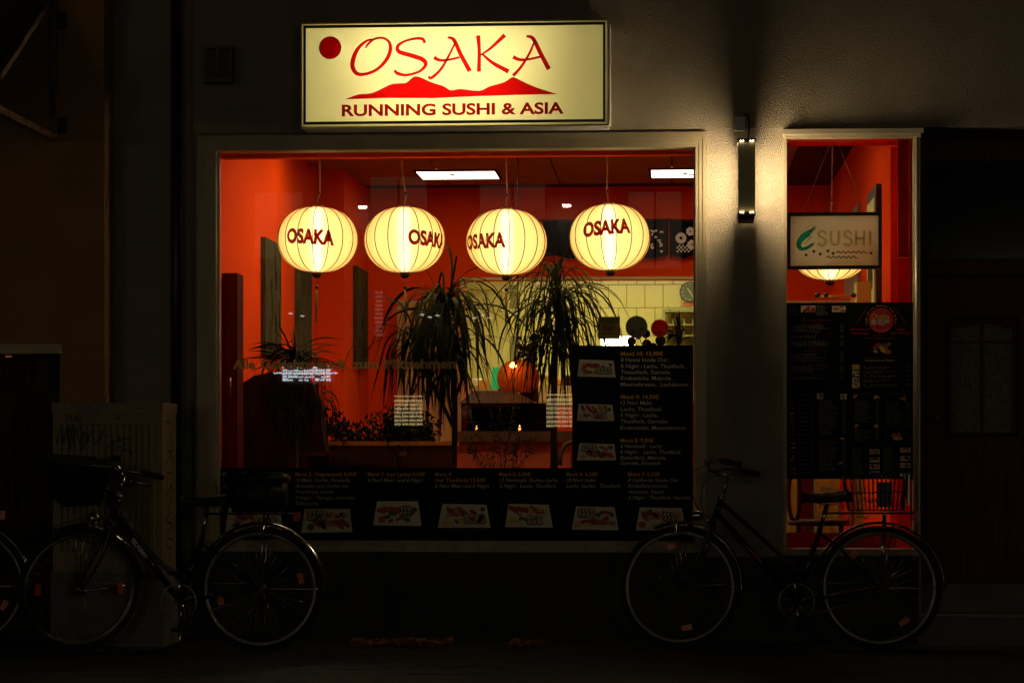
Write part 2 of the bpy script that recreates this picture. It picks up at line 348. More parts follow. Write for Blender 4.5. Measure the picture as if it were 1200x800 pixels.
# =================================================================== CANOPY at the left
cn = thing('canopy', 'rusty steel framed glass canopy jutting over the doorway on brown wall', 'canopy')
xc_ = X(65, -.12); zt_ = Z(65, 14, -.12); zb_ = Z(66, 163, -.12)
def bar(mb, a, b, w, mi=0):
    a = Vector(a); b = Vector(b); t = (b - a).normalized(); u = Vector((1, 0, 0)); v = t.cross(u).normalized()
    q = [p + u * i * w / 2 + v * j * w / 2 for p in (a, b) for i, j in ((-1, -1), (1, -1), (1, 1), (-1, 1))]
    mb.add(q, [(0, 1, 2, 3), (7, 6, 5, 4), (0, 4, 5, 1), (1, 5, 6, 2), (2, 6, 7, 3), (3, 7, 4, 0)], mi)
cyn = X(0, -1.2)
rusty = mat('rusty_steel', (.24, .17, .13), .7, var=.3, vs=12, metal=.2, dirt=((.1, .04, .02), 14))
m = MB(); bar(m, (xc_, -.15, zb_), (xc_, -.15, zt_ + .1), .035); m.build('wall_bar', rusty, cn)
m = MB(); bar(m, (xc_, -.17, zb_), (xc_, -1.4, zb_), .04); m.build('bottom_arm', rusty, cn)
m = MB(); bar(m, (xc_, -.17, zt_ + .1), (xc_, -1.38, zb_ + .05), .035); m.build('sloping_arm', rusty, cn)
for zz in (Z(65, 25, -.12), Z(70, 148, -.12)):
    m = MB(); m.box(xc_ + .018, xc_ + .07, -.14, -.121, zz - .05, zz + .05)
    for a in (-.03, .03): m.lathe([(.0001, -.012), (.008, -.012), (.008, 0)], (xc_ + .045, -.14, zz + a), 8, 'y')
    m.build('mounting_plate', 'blackmetal', cn)
m = MB(); y0_, y1_ = -.17, -1.42; za, zb2 = zt_ + .14, zb_ + .07
m.add([(xc_ - 2, y0_, za), (xc_ + .01, y0_, za), (xc_ + .01, y1_, zb2), (xc_ - 2, y1_, zb2), (xc_ - 2, y0_, za + .01), (xc_ + .01, y0_, za + .01), (xc_ + .01, y1_, zb2 + .01), (xc_ - 2, y1_, zb2 + .01)],
      [(0, 1, 2, 3), (7, 6, 5, 4), (0, 4, 5, 1), (1, 5, 6, 2), (2, 6, 7, 3), (3, 7, 4, 0)])
m.build('roof_panel', 'dusk', cn)
m = MB(); m.tube([(xc_ - 2, y1_ + .02, zb2 - .03), (xc_ + .01, y1_ + .02, zb2 - .03)], .02, 8); m.build('front_rail', rusty, cn)

# =================================================================== VENT GRILLE
vn = thing('vent_box', 'small brown louvred ventilation box high on wall left of lit sign', 'vent')
vx0, vx1, vz0, vz1 = rect(238, 53, 271.5, 96, -.12)
m = MB(); frame_ring(m, vx0, vx1, vz0, vz1, vx0 + .015, vx1 - .015, vz0 + .02, vz1 - .02, -.12, -.1); m.box(vx0 + .002, vx1 - .0, -.0999, -.022, vz0, vz0 + .012)
m.box(vx0, vx1, -.0999, -.022, vz1 - .012, vz1); m.box((vx0 + vx1) / 2 - .006, (vx0 + vx1) / 2 + .006, -.122, -.1, vz0 + .021, vz1 - .021)
m.box(vx0 + .01, vx1 - .02, -.05, -.022, vz0 + .0121, vz1 - .0121); m.build('housing', 'vent', vn)
for k in range(11):
    zz = vz0 + .025 + k * (vz1 - vz0 - .05) / 11
    MB().box(vx0 + .014, vx1 - .014, -.115, -.102, zz, zz + .009).build('slat', 'vent', vn)
    MB().box(vx1 - .012, vx1 - .001, -.098, -.025, zz, zz + .009).build('slat', 'vent', vn)

# =================================================================== LIT SIGN
YS = -.225
sg = thing('light_box_sign', 'long cream illuminated box sign lettered OSAKA RUNNING SUSHI & ASIA in red above window', 'sign', group=None)
def S(u, v):                                               # measured on a 3x enlargement of the sign
    return (X(340 + u / 3, YS), Z(534, 10 + (v + (u - 580) * 0.0045) / 3, YS))
x0, z1 = S(40, 50); x1, z0 = S(1118, 412); x1b = S(1126, 0)[0]
m = MB(); t = .02
m.box(x0, x1, YS + .012, -.0225, z0, z0 + t); m.box(x0, x1, YS + .012, -.0225, z1 - t, z1); m.box(x0, x0 + t, YS + .012, -.0225, z0 + t, z1 - t)
m.box(x1 - t, x1 + .012, YS + .012, -.0225, z0 + t, z1 - t); m.box(x0 + t, x1 - t, -.05, -.024, z0 + t, z1 - t)
m.build('housing', 'white', sg)
m = MB(); frame_ring(m, x0 - .004, x1 + .004, z0 - .004, z1 + .004, x0 + .004, x1 - .004, z0 + .004, z1 - .004, YS - .008, YS + .0119); m.build('frame', 'sign_frame', sg)
m = MB(); m.box(x0 + .0041, x1 - .0041, YS - .004, YS, z0 + .0041, z1 - .0041); m.build('face', 'acrylic', sg)
for zz, xx0, xx1 in ((z1 - .18, x0 + .30, x1 - .46), (z0 + .22, x0 + .42, x1 - .52)):
    m = MB(); m.tube([(xx0, -.12, zz), (xx1, -.12, zz)], .013, 8); m.build('tube', 'tube', sg)
yp = YS - .0055
lt = mat('sign_red', (.66, .012, .006), .4, var=.03)
ptr = translucent('sign_red_film', (.30, .002, .003), refl=.2); ptdisc = translucent('sign_disc_film', (.55, .004, .006), refl=.2); ptd = translucent('sign_dark_red_film', (.16, .002, .001), refl=.2)
def film(s, name, mt, par): return s.build(name, mt, par)
a = S(47, 57); b = S(1108, 402); c = S(56, 67); d = S(1100, 392)
m = MB(); frame_ring(m, a[0], b[0], b[1], a[1], c[0], d[0], d[1], c[1], yp - .001, yp); m.build('border_line', 'sign_line', sg)
STROKES = [
    ([(298, 107), (272, 112), (243, 135), (225, 168), (220, 203), (236, 228), (268, 229), (308, 212), (340, 178), (353, 143), (347, 116), (325, 103), (296, 107), (275, 124), (266, 138)],
     [3, 5, 8, 11, 11, 9, 7, 7, 9, 9, 6, 5, 5, 5, 2]),
    ([(474, 122), (466, 108), (442, 106), (404, 115), (379, 132), (384, 152), (428, 166), (466, 180), (477, 198), (456, 221), (412, 234), (380, 229), (367, 217)],
     [6, 7, 6, 5, 8, 10, 11, 11, 9, 6, 6, 8, 5]),
    ([(582, 118), (562, 160), (532, 212), (497, 245), (487, 238)], [3, 5, 6, 7, 4]),
    ([(554, 103), (576, 112), (600, 163), (632, 222)], [4, 9, 10, 11]), ([(506, 173), (528, 183), (560, 181), (596, 173)], [9, 7, 5, 5]),
    ([(661, 97), (665, 150), (664, 224)], [10, 8, 10]), ([(755, 96), (705, 142), (668, 167)], [10, 6, 3]), ([(676, 162), (712, 193), (768, 224)], [4, 8, 11]),
    ([(862, 112), (842, 160), (812, 208), (784, 239)], [3, 5, 6, 8]), ([(831, 101), (854, 109), (880, 160), (910, 217)], [4, 9, 10, 11]),
    ([(784, 173), (808, 183), (842, 181), (884, 172)], [9, 7, 5, 5])]
for pts, wd in STROKES:
    m = MB(); pp = cat_rom([(p[0], p[1], q) for p, q in zip(pts, wd)], 7)
    m.ribbon([S(p[0], p[1]) for p in pp], [(p[2] * 1.25 + 2) / 3 / 201 for p in pp], yp - .0012)
    m.build('brush_stroke', ptr, sg)
m = MB(); cxx, czz = S(141, 136); m.disc(cxx, czz, .0665, yp - .001, yp, 40); m.build('sun_disc', ptdisc, sg)
mt_ = [(195, 318), (240, 301), (290, 296), (350, 268), (380, 263), (408, 261), (430, 243), (445, 239), (465, 245), (500, 261), (540, 274), (565, 288), (600, 284), (665, 291), (700, 276), (750, 262), (775, 247), (786, 244), (800, 250), (850, 274), (900, 292), (940, 304), (800, 306), (650, 310), (500, 316), (350, 314)]
m = MB(); m.flat([S(*p) for p in cat_rom(mt_[:22], 3)] + [S(*p) for p in mt_[22:]], yp); m.build('mountain_print', ptr, sg)
m = MB(); p0 = S(182, 374); p1 = S(962, 374); text_into(m, 'RUNNING SUSHI & ASIA', p0[0], p1[0], p0[1] - .004, .066, yp, bold=.03, res=4, tilt=.002); m.build('lettering', ptd, sg)

# =================================================================== WALL SCONCE
sc = thing('wall_lamp', 'slim vertical up lit wall lamp with olive front plate between the two windows', 'lamp')
x0, x1, z0, z1 = rect(865, 152, 885, 250, -.29); xm = (x0 + x1) / 2; ZF0, ZF1 = Z(874, 248, -.29), Z(874, 167, -.29)
MB().box(x0, x1, -.295, -.287, ZF0, ZF1).build('front_plate', 'lampmetal', sc)
m = MB(); m.box(xm - .02, xm + .02, -.0199, -.0, ZF0, ZF1); m.box(xm - .012, xm + .012, -.286, -.0201, ZF0 + .01, ZF1 - .01); m.build('backbone', 'blackmetal', sc)
m = MB(); m.box(x0 - .003, x1 + .003, -.296, -.05, ZF1 + .001, ZF1 + .022); m.build('end_cap', 'blackmetal', sc); m = MB(); m.box(x0 - .003, x1 + .003, -.296, -.05, ZF0 - .02, ZF0 - .001); m.build('end_cap', 'blackmetal', sc)
for sx in (-1, 1):
    xs = xm + sx * .036
    m = MB(); m.box(xs - .004, xs + .004, -.27, -.10, ZF0 + .012, ZF1 - .012); m.build('diffuser', 'sconce', sc)
for zz in (ZF0 - .006, ZF1 + .008):  # self-glowing studs give the bright glints on the end caps
    for sx in (-.035, -.02, .022, .037):
        m = MB(); m.lathe([(.0001, -.303), (.0028, -.302), (.0028, -.296)], (xm + sx, 0, zz), 8, 'y'); m.build('light_slot', 'sconce', sc)
MB().box(x0 + .005, x1 - .004, -.28, -.051, ZF0 - .042, ZF0 - .021).build('foot', 'brownwood', sc)
jb = thing('junction_box', 'small pale cable junction box with bent cable above the wall lamp', 'junction box')
a0_, a1_, c0_, c1_ = rect(861, 137, 873, 153, -.07)
MB().box(a0_, a1_, -.075, -.0221, c0_, c1_).build('box', 'white', jb)
m = MB(); m.tube(cat_rom([(a1_ - .01, -.05, c1_), (a1_ + .01, -.05, c1_ + .02), (a1_ + .024, -.05, c1_ - .01), (a1_ + .022, -.05, c0_ - .02), (a1_ + .01, -.06, ZF1 + .02)], 5), .006, 6); m.build('cable', 'blackmetal', jb)

# =================================================================== INTERIOR SHELL
YB = 6.75; CZ = 3.52
xl = X(372, 5.3); xr = xD1 - .021
MB().box(xl - .12, xl, .301, YB, .2, CZ + .05).build('side_wall', 'redpaint', kind='structure', label='red side wall')
xp = X(403, 5.3)
MB().box(xl, xp, 5.3, YB, .2, CZ + .05).build('wall_pilaster', 'redpaint', kind='structure')
MB().box(xr, xr + .02, .301, YB, .2, CZ + .05).build('side_wall', 'redpaint', kind='structure')
MB().box(xl, xr, .3, 9.2, .1, .2).build('floor', 'floor', kind='structure')
xh = X(543, YB); zh1 = Z(650, 328, YB); zh0 = Z(650, 470, YB); xh1 = X(835, YB)
m = MB(); m.box(xp, xh, YB, YB + .15, .2, CZ + .05); m.box(xh, xh1, YB, YB + .15, zh1, CZ + .05); m.box(xh, xh1, YB, YB + .15, .2, zh0); m.box(xh1, xr, YB, YB + .15, .2, CZ + .05)
m.build('back_wall', 'redpaint', kind='structure')
m = MB(); frame_ring(m, xh - .03, xh1 + .03, zh0 - .03, zh1 + .025, xh, xh1, zh0, zh1, YB - .02, YB - .001); m.build('hatch_frame', 'cream', kind='structure')
# the front wall from inside, above the window (red strip seen at the top of the pane)
m = MB(); m.box(xl, xW1, .301, .36, gz1 - .001, CZ); m.box(xl, X(250, .3), .301, .36, .2, gz1 - .002); m.box(xl, xW1, .301, .36, .2, zWB - .02)
m.box(X(826, .3), X(919, .3), .321, .38, .2, CZ); m.build('inner_front_wall', 'redpaint', kind='structure')
cl = MB(); cl.box(xl, xr, .36, YB, CZ + .021, CZ + .06); cl = cl.build('ceiling', 'ceilgrid', kind='structure')
pw, pd = 1.25, .62
lightcells = []
lp = [rect(487, 200, 580, 200, 5.0)]
def ceil_pt(px, py):                                       # where a ray through the photo meets the ceiling
    u = (px - CX) / FOC; v = (HY - py) / FOC; t = (CZ - CAMZ) / v
    return t * (-sin(TH) + u * cos(TH)), CAMY + t * (cos(TH) + u * sin(TH))
A = ceil_pt(487, 200); B = ceil_pt(580, 200); D_ = ceil_pt(501, 209.5)
lw = B[0] - A[0]; ld = D_[1] - A[1]
E = ceil_pt(763, 198)
panels = [(A[0], A[1], lw, ld), (E[0], E[1], lw, ld), (A[0], A[1] - 3.4, lw, ld), (E[0] - .1, E[1] - 3.4, lw, ld), (A[0] - .40, A[1] - 2.2, lw, ld * .7)]
for k, (px_, py_, a, b) in enumerate(panels):
    lt_ = thing('ceiling_light', ['warm white fluorescent panel in the ceiling above second lantern', 'warm white fluorescent panel in ceiling at the top right window corner', 'fluorescent panel in ceiling just inside the shop window', 'fluorescent ceiling panel near the lantern with the owl sticker below', 'fluorescent ceiling panel close to left red wall', 'small ceiling panel over the hanging sushi board'][k], 'ceiling light', group='fluorescent panels in the restaurant ceiling')
    MB().box(px_, px_ + a, py_, py_ + b, CZ - .006, CZ + .004).build('diffuser', 'panel_far' if k < 2 else 'panel', lt_)
    m = MB(); t = .02; m.box(px_ - t, px_ + a + t, py_ - t, py_, CZ - .012, CZ + .004); m.box(px_ - t, px_ + a + t, py_ + b, py_ + b + t, CZ - .012, CZ + .004)
    m.box(px_ - t, px_, py_, py_ + b, CZ - .012, CZ + .004); m.box(px_ + a, px_ + a + t, py_, py_ + b, CZ - .012, CZ + .004); m.build('frame', 'ceilgrid', lt_)
    if k < 2:
        m = MB(); m.box(px_ + a * .4, px_ + a * .46, py_ + .2, py_ + .28, CZ - .012, CZ - .0065); m.box(px_ + a * .47, px_ + a * .56, py_ + .3, py_ + .34, CZ - .012, CZ - .0065); m.build('clip', 'blackmetal', lt_)
for i in range(6):
    for j in range(11):
        x = xl + .02 + i * 1.25 * .8; y = .4 + j * .6
        if x + .98 > xr or y + .6 > YB: continue
        MB().box(x, x + .985, y, y + .585, CZ + .005, CZ + .02 + random.uniform(0, .0009)).build('ceiling_panel', 'ceilm', cl)

MB().box(gx0, gx1, .30, .303, Z(530, 179.5, .3), gz1 + .05).build('pelmet', 'redglow', label='thin bright red pelmet strip along top of the big window', category='pelmet')  # inner wall edge made translucent so it looks lit
# kitchen behind the hatch
YK = 8.9
kw = MB(); kw.box(xh - .8, xh1 + 1.0, YK + .012, YK + .1, .2, 3.4); kw = kw.build('kitchen_wall', 'grout', kind='structure')
MB().box(xh - .8, xh1 + 1.0, YB + .16, YK, 3.0, 3.05).build('kitchen_ceiling', 'cream', kind='structure')
MB().box(xh - .8, xh - .75, YB + .16, YK, .2, 2.99).build('kitchen_side_wall', 'cream', kind='structure')
MB().box(xh1 + .9, xh1 + 1., YB + .16, YK, .2, 2.99).build('kitchen_side_wall', 'cream', kind='structure')
tx = X(607, YK); tw = X(743, YK) - X(721.7, YK)
zrows = [Z(750, 301, YK), Z(750, 333.5, YK), Z(750, 360.5, YK), Z(750, 393.5, YK), Z(750, 426.5, YK), Z(750, 459.5, YK), Z(750, 492, YK)]
for r in range(6):
    off = 0 if r % 2 else tw * .45
    for i in range(12):
        xa = tx + i * tw - off
        if xa > X(835, YK): continue
        MB().box(xa + .004, xa + tw - .004, YK - .0 + random.uniform(0, .003), YK + .013, zrows[r + 1] + .004, zrows[r] - .004).build('tile', 'tile', kw)
MB().box(xh - .75, tx - tw * .47, YK - .02, YK + .0119, .2, 2.99).build('kitchen_wall_panel', 'cream', kind='structure')
kl = thing('kitchen_light', 'bright kitchen lamp glimpsed low through hatch beside owl sticker', 'lamp')
kx0, kx1, kz0, kz1 = rect(706, 396, 742, 412, 8.3)
MB().box(kx0, kx1, 8.25, 8.3, kz0, kz1).build('lamp_tube', 'kitchenlight', kl); MB().box(kx0 - .02, kx1 + .02, 8.301, 8.36, kz0 - .02, kz1 + .02).build('housing', 'white', kl)
kl = thing('kitchen_light', 'long kitchen ceiling lamp above the tiled wall behind hatch', 'lamp')
MB().box(xh + .3, xh1, 7.6, 7.9, 2.93, 2.97).build('lamp_tube', 'kitchenlight', kl); MB().box(xh + .25, xh1 + .05, 7.55, 7.95, 2.971, 2.999).build('housing', 'white', kl)
# clock
ck = thing('wall_clock', 'round dark green wall clock on tiled kitchen wall by the window edge', 'clock')
cy = YK - .05; c_ = P(808.5, 342, cy); R_ = .105
m = MB(); m.disc(c_.x, c_.z, R_, cy, YK - .0, 32); m.build('case', 'blackmetal', ck)
m = MB(); m.disc(c_.x, c_.z, R_ * .88, cy - .002, cy - .0005, 32); m.build('dial', mat('clock_dial', (.12, .15, .06), .5), ck)
for k in range(12):
    g_ = k * pi / 6; m = MB(); m.ribbon([(c_.x + R_ * .7 * sin(g_), c_.z + R_ * .7 * cos(g_)), (c_.x + R_ * .82 * sin(g_), c_.z + R_ * .82 * cos(g_))], [.006, .006], cy - .003); m.build('hour_mark', 'print_white', ck)
for g_, L in ((-.6, .45), (2.6, .65)):
    m = MB(); m.ribbon([(c_.x, c_.z), (c_.x + R_ * L * sin(g_), c_.z + R_ * L * cos(g_))], [.01, .006], cy - .004); m.build('hand', 'print_white', ck)
x0, x1, z0, z1 = rect(800, 354, 815, 358, YK - .02)
o = MB().box(x0, x1, YK - .02, YK - .001, z0, z1).build('notice_strip', 'print_pink'); o['label'] = 'thin orange notice strip on tiles under the wall clock'; o['category'] = 'notice'
# kitchen shelf unit behind right plant
ks = thing('kitchen_shelf', 'olive green glazed kitchen cupboard behind hatch right of the red sticker', 'cupboard')
x0, x1, z0, z1 = rect(776, 362, 830, 420, YK - .3)
olive = mat('olive_paint', (.22, .22, .05), .5)
m = MB(); frame_ring(m, x0, x1, z0, z1, x0 + .03, x1 - .03, z0 + .03, z1 - .03, YK - .32, YK - .05); m.build('carcass', olive, ks)
for k in range(1, 4): MB().box(x0 + .03, x1 - .03, YK - .31, YK - .06, z0 + k * .11, z0 + k * .11 + .015).build('shelf', olive, ks)
for k in range(1, 4): MB().box(x0 + k * .1, x0 + k * .1 + .03, YK - .2, YK - .15, z0 + .03, z1 - .03).build('post', olive, ks)

rk = thing('utensil_rail', 'steel rail of hanging ladles on kitchen wall left of the tiles', 'rail')
Yu = YK - .12; m = MB(); m.tube([P(548, 340, Yu), P(606, 340, Yu)], .008, 6); m.build('bar', 'chrome', rk)
for k, px in enumerate((553, 561, 570, 578, 588, 597)):
    q_ = P(px, 341, Yu - .02); L_ = .13 + .05 * (k % 3); m = MB(); m.tube([q_, q_ - Vector((0, 0, L_))], .004, 5); m.lathe([(.0001, -.03), (.02, -.02), (.03, 0), (.028, 0), (.0001, -.022)], q_ - Vector((0, 0, L_ + .01)), 12); m.build('ladle', 'chrome', rk)
kc = thing('kitchen_counter', 'cream kitchen worktop with bowls behind the orange domed lamp', 'counter')
x0, x1, z0, z1 = rect(545, 452, 690, 500, 8.0); MB().box(x0, x1, 7.9, 8.6, .2, z1).build('worktop', 'cream', kc)
for k, px in enumerate((555, 612, 640, 655, 668)):
    bo = thing('bowl', ['white bowl at left end of the kitchen worktop', 'steel bowl behind the red flowers on worktop', 'pale cream bowl beside palm trunk on the kitchen worktop', 'orange bowl near the menu on worktop', 'small dark bowl next to the menu on worktop'][k], 'bowl', (X(px, 8.0), 8.0, z1), group='bowls on the kitchen worktop')
    m = MB(); h_ = .07 + .03 * (k % 3); m.lathe([(.0001, .001), (.04, .001), (.075, h_ * .6), (.08, h_), (.074, h_), (.0001, .02)], n=18); m.build('bowl', ['white', 'chrome', 'cream', 'print_orange', 'brownwood'][k], bo)
# noren curtains over the hatch
def flower(mb, x, z, r, y, n=7, mi=1):
    for k in range(n):
        g_ = 2 * pi * k / n; mb.disc(x + r * .6 * cos(g_), z + r * .6 * sin(g_), r * .42, y - .0006 - .0001 * k, y, 10, mi)
for k, (a, b) in enumerate(((636, 783), (785, 850))):
    x0, x1, z0, z1 = rect(a, 259, b, 301, YB - .06)
    x1 = min(x1, xr - .05); m = MB(); n = 40; vs = []
    for i in range(n + 1):
        xx = x0 + (x1 - x0) * i / n; yy = YB - .06 + .012 * sin(i * 1.1) + .006 * sin(i * 2.7)
        vs += [(xx, yy, z0 + .015 * sin(i * .5)), (xx, yy, z1)]
    m.add(vs, [(2 * i, 2 * i + 2, 2 * i + 3, 2 * i + 1) for i in range(n)], 0, True)
    nr = thing('noren_curtain', ['long black noren curtain strip on red wall behind the fourth lantern', 'black noren curtain piece with pale flowers at window edge'][k], 'curtain')
    m.build('cloth', 'black', nr)
    m = MB(); yy = YB - .085
    if k == 0:
        for _ in range(16):
            cx_ = X(random.uniform(763, 776), yy); cz_ = Z(765, random.uniform(270, 295), yy); m.disc(cx_, cz_, random.uniform(.008, .022), yy - .0005, yy, 7, 1, ry=random.uniform(.006, .014))
    else:
        p_ = P(798, 279, yy); m.disc(p_.x, p_.z, .05, yy - .0005, yy, 16, 1); m.disc(p_.x, p_.z, .015, yy - .003, yy - .001, 10, 0); flower(m, P(809, 273, yy).x, p_.z + .06, .04, yy); flower(m, P(811, 288, yy).x, p_.z - .06, .045, yy)
        for i in range(8):
            for j in range(4):
                if (i + j) % 2: q_ = P(793 + i * 2.2, 287 + j * 2.2, yy); m.box(q_.x, q_.x + .015, yy - .0005, yy, q_.z - .015, q_.z, 1)
    m.build('flower_print', ['black', 'print_grey'], nr)
    m = MB(); m.tube([(x0 - .05, YB - .05, z1 + .01), (x1 + .03, YB - .05, z1 + .01)], .009, 6); m.build('rod', 'brownwood', nr)

# wall panels (dark carved boards on left wall)
for k, (pa, pb, yt) in enumerate(((305.5, 324.5, 276), (345, 360.8, 300), (413.5, 426.6, 298))):
    xx = xl if k < 2 else xp
    def depth(px, xx):                                     # where the wall plane x=xx is seen at px
        d = _d(px); return CAMY + xx / d[0] * d[1]
    ya, yb = depth(pa, xx), depth(pb, xx)
    zt = 2.70 + .05 * (k == 2); zb = 1.83 + .04 * (k == 2)
    wp = thing('carved_board', ['dark weathered wooden board on red wall left of first lantern', 'dark wooden board on red wall half hidden below the first lantern', 'narrow dark wooden board on pilaster right of the first lantern'][k], 'wall board', group='dark boards on the left wall')
    MB().box(xx + .001, xx + .035, ya, yb, zb, zt).build('board', 'darkwood', wp)
    m = MB()
    for i in range(14):
        y_ = random.uniform(ya + .03, yb - .03); z_ = random.uniform(zb, zt - .25); m.box(xx + .0351, xx + .04, y_, y_ + .012, z_, z_ + random.uniform(.08, .25))
    m.build('carving', 'darkwood', wp)
# dark red cupboard at the left edge
cb = thing('cupboard', 'tall dark red cupboard standing at the left edge inside window', 'cupboard')
x0, x1, z0, z1 = rect(240, 320, 278, 548, 1.5)
x0 = max(x0, xl + .002)
MB().box(x0, x1, 1.5, 1.7, .2, z1).build('carcass', 'darkred', cb); MB().box(x0 + .02, x1 - .015, 1.485, 1.499, .3, z1 - .03).build('door', 'darkred', cb)
m = MB(); m.tube([(x1 - .04, 1.47, 1.5), (x1 - .04, 1.47, 1.62)], .006, 6); m.build('handle', 'steel', cb)

# tan folding screen left of the hatch
fs = thing('wooden_partition', 'tan wooden panel partition on the red back wall behind the palm', 'partition')
for k, (a, b) in enumerate(((465, 489), (490, 514), (515, 541))):
    x0, x1, z0, z1 = rect(a, 351, b, 500, YB - .2)
    MB().box(x0 + .004, x1 - .004, YB - .2 + .02 * (k % 2), YB - .15 + .02 * (k % 2), .2, z1).build('panel', 'tan', fs)
# sushi counter
YC = 4.3
sc_ = thing('sushi_counter', 'sushi counter with slanted hood, glass showcase and orange front beyond the hedge', 'counter')
x0, x1, z0, z1 = rect(536, 517, 668, 600, YC); MB().box(x0, x1, YC, YC + .7, .2, z1).build('front_panel', mat('counter_orange', (.30, .045, .012), .5), sc_)
x0, x1, z0, z1 = rect(530, 505, 676, 517, YC - .08); MB().box(x0, x1, YC - .08, YC + .75, z0, z1).build('ledge', 'brownwood', sc_)
x0, x1, z0, z2 = rect(540, 472, 650, 505, YC); MB().box(x0, x1, YC + .02, YC + .03, z0, z2).build('glass_case', glassmat('case_glass', (.35, .28, .2), refl=.2), sc_)
MB().box(x0 + .02, x1 - .02, YC + .3, YC + .34, z0, z2 - .02).build('case_back', 'brownwood', sc_)
for k in range(7):
    xx = x0 + .08 + k * (x1 - x0 - .2) / 6
    m = MB(); m.lathe([(.0001, 0), (.045, .0), (.055, .02), (.0001, .02)], (xx, YC + .15, z0 + .06), 12); m.build('dish', ['white', 'print_pink', 'brownwood'][k % 3], sc_)
t0 = rect(540, 457, 622, 472, YC)
m = MB(); hx0, hx1 = X(538, YC), X(628, YC); m.add([(hx0, YC, t0[2]), (hx1, YC, t0[2]), (hx1, YC + .6, t0[2]), (hx0, YC + .6, t0[2]), (hx0 + .1, YC + .15, t0[3]), (hx1 - .2, YC + .15, t0[3]), (hx1 - .2, YC + .5, t0[3]), (hx0 + .1, YC + .5, t0[3])],
      [(0, 3, 2, 1), (4, 5, 6, 7), (0, 1, 5, 4), (1, 2, 6, 5), (2, 3, 7, 6), (3, 0, 4, 7)]); m.build('hood', 'brownwood', sc_)
for k, px in enumerate((557.5, 608)):  # glowing stand-ins for distant lights reflected in the pane
    cd_ = thing('tea_light', ['small glowing tea light on the counter ledge behind twiggy plant', 'small glowing tea light on the counter ledge beside ponytail palm trunk'][k], 'tea light')
    p_ = P(px, 516, YC - .12); p_.z = rect(530, 505, 676, 517, YC - .08)[3]
    m = MB(); m.lathe([(.0001, 0), (.022, 0), (.026, .04), (.023, .04), (.02, .004)], (p_.x, YC - .03, p_.z), 12); m.build('glass', glassmat('tea_glass', (.9, .6, .4)), cd_)
    m = MB(); m.lathe([(.0001, .006), (.008, .012), (.011, .025), (.006, .04), (.0001, .05)], (p_.x, YC - .03, p_.z), 8); m.build('flame', 'candle', cd_)
# hood lamp and green board, flowers
hl = thing('pendant_lamp', 'orange domed lamp with bright bulb glowing over the sushi counter', 'lamp')
YL = 4.6; p_ = P(607, 455, YL); s_ = .145
m = MB(); m.lathe([(.12, -.03), (.165, .02), (.178, .08), (.165, .14), (.13, .19), (.07, .225), (.02, .235)], (p_.x, YL, p_.z), 32); m.build('shade', 'shade', hl)
q_ = P(601, 428, YL - .24)
m = MB(); m.lathe([(.0001, -.02), (.02, -.015), (.028, 0), (.02, .02), (.0001, .028)], (q_.x, YL - .21, q_.z), 12); m.build('bulb', 'heat', hl)
m = MB(); m.tube([(p_.x, YL, p_.z + .235), (p_.x, YL, CZ)], .005, 6); m.build('cord', 'blackmetal', hl)
gbd = thing('green_board', 'bright green slanted signboard beside the orange domed lamp', 'board')
Yg = 4.55; m = MB(); m.prism([(P(a, b, Yg).x, P(a, b, Yg).z) for a, b in ((575, 456), (577, 430), (590, 430), (598, 443), (592, 454))], Yg, Yg + .02); m.build('board', 'green', gbd)
m = MB(); q_ = P(585, 458, Yg); m.box(q_.x - .01, q_.x + .01, Yg + .021, Yg + .04, q_.z - .1, q_.z + .1); m.build('post', 'brownwood', gbd)
fl = thing('flower_arrangement', 'dark red flower arrangement above the orange lamp', 'flowers')
m = MB()
for _ in range(70):
    p_ = P(random.gauss(620, 6.5), random.gauss(412, 8), 4.9 + random.uniform(-.1, .1)); r = random.uniform(.012, .026)
    m.lathe([(.0001, -r), (r * .8, -r * .4), (r, .2 * r), (.0001, r)], p_, 6, mi=random.randint(0, 1))
m.build('blossoms', ['darkred', 'leafd'], fl, kind='stuff')
m = MB(); p_ = P(620, 420, 4.9); m.lathe([(.0001, -.9), (.06, -.9), (.08, -.3), (.05, 0)], p_, 14); m.build('vase', 'brownwood', fl)
bx = thing('paper_box', 'small orange box on kitchen counter left of green board', 'box')
m = MB(); q_ = P(567, 455, 5.2); m.box(q_.x - .04, q_.x + .04, 5.2, 5.3, q_.z, q_.z + .07); m.build('box', 'print_orange', bx)
# bent wood chair by ponytail palm
ch = thing('bentwood_chair', 'bentwood chair with curved back beside the ponytail palm', 'chair')
Yc = 3.4; m = MB(); m.tube([P(656 + 14 * (1 - cos(g_)) * .9, 545 - 27 * sin(g_ * .9) ** .7 if g_ > 0 else 545, Yc) for g_ in [i * pi / 12 for i in range(0, 13)]], .018, 8); m.build('backrest', 'brownwood', ch)
q_ = P(668, 545, Yc); m = MB(); m.lathe([(.0001, -.12), (.2, -.12), (.2, -.16), (.0001, -.16)], (q_.x, Yc + .2, q_.z), 20); m.build('seat', 'brownwood', ch)
for sx in (-.15, .15):
    for sy in (.05, .35): m = MB(); m.tube([(q_.x + sx, Yc + sy, q_.z - .16), (q_.x + sx * 1.2, Yc + sy, .2)], .014, 6); m.build('leg', 'brownwood', ch)

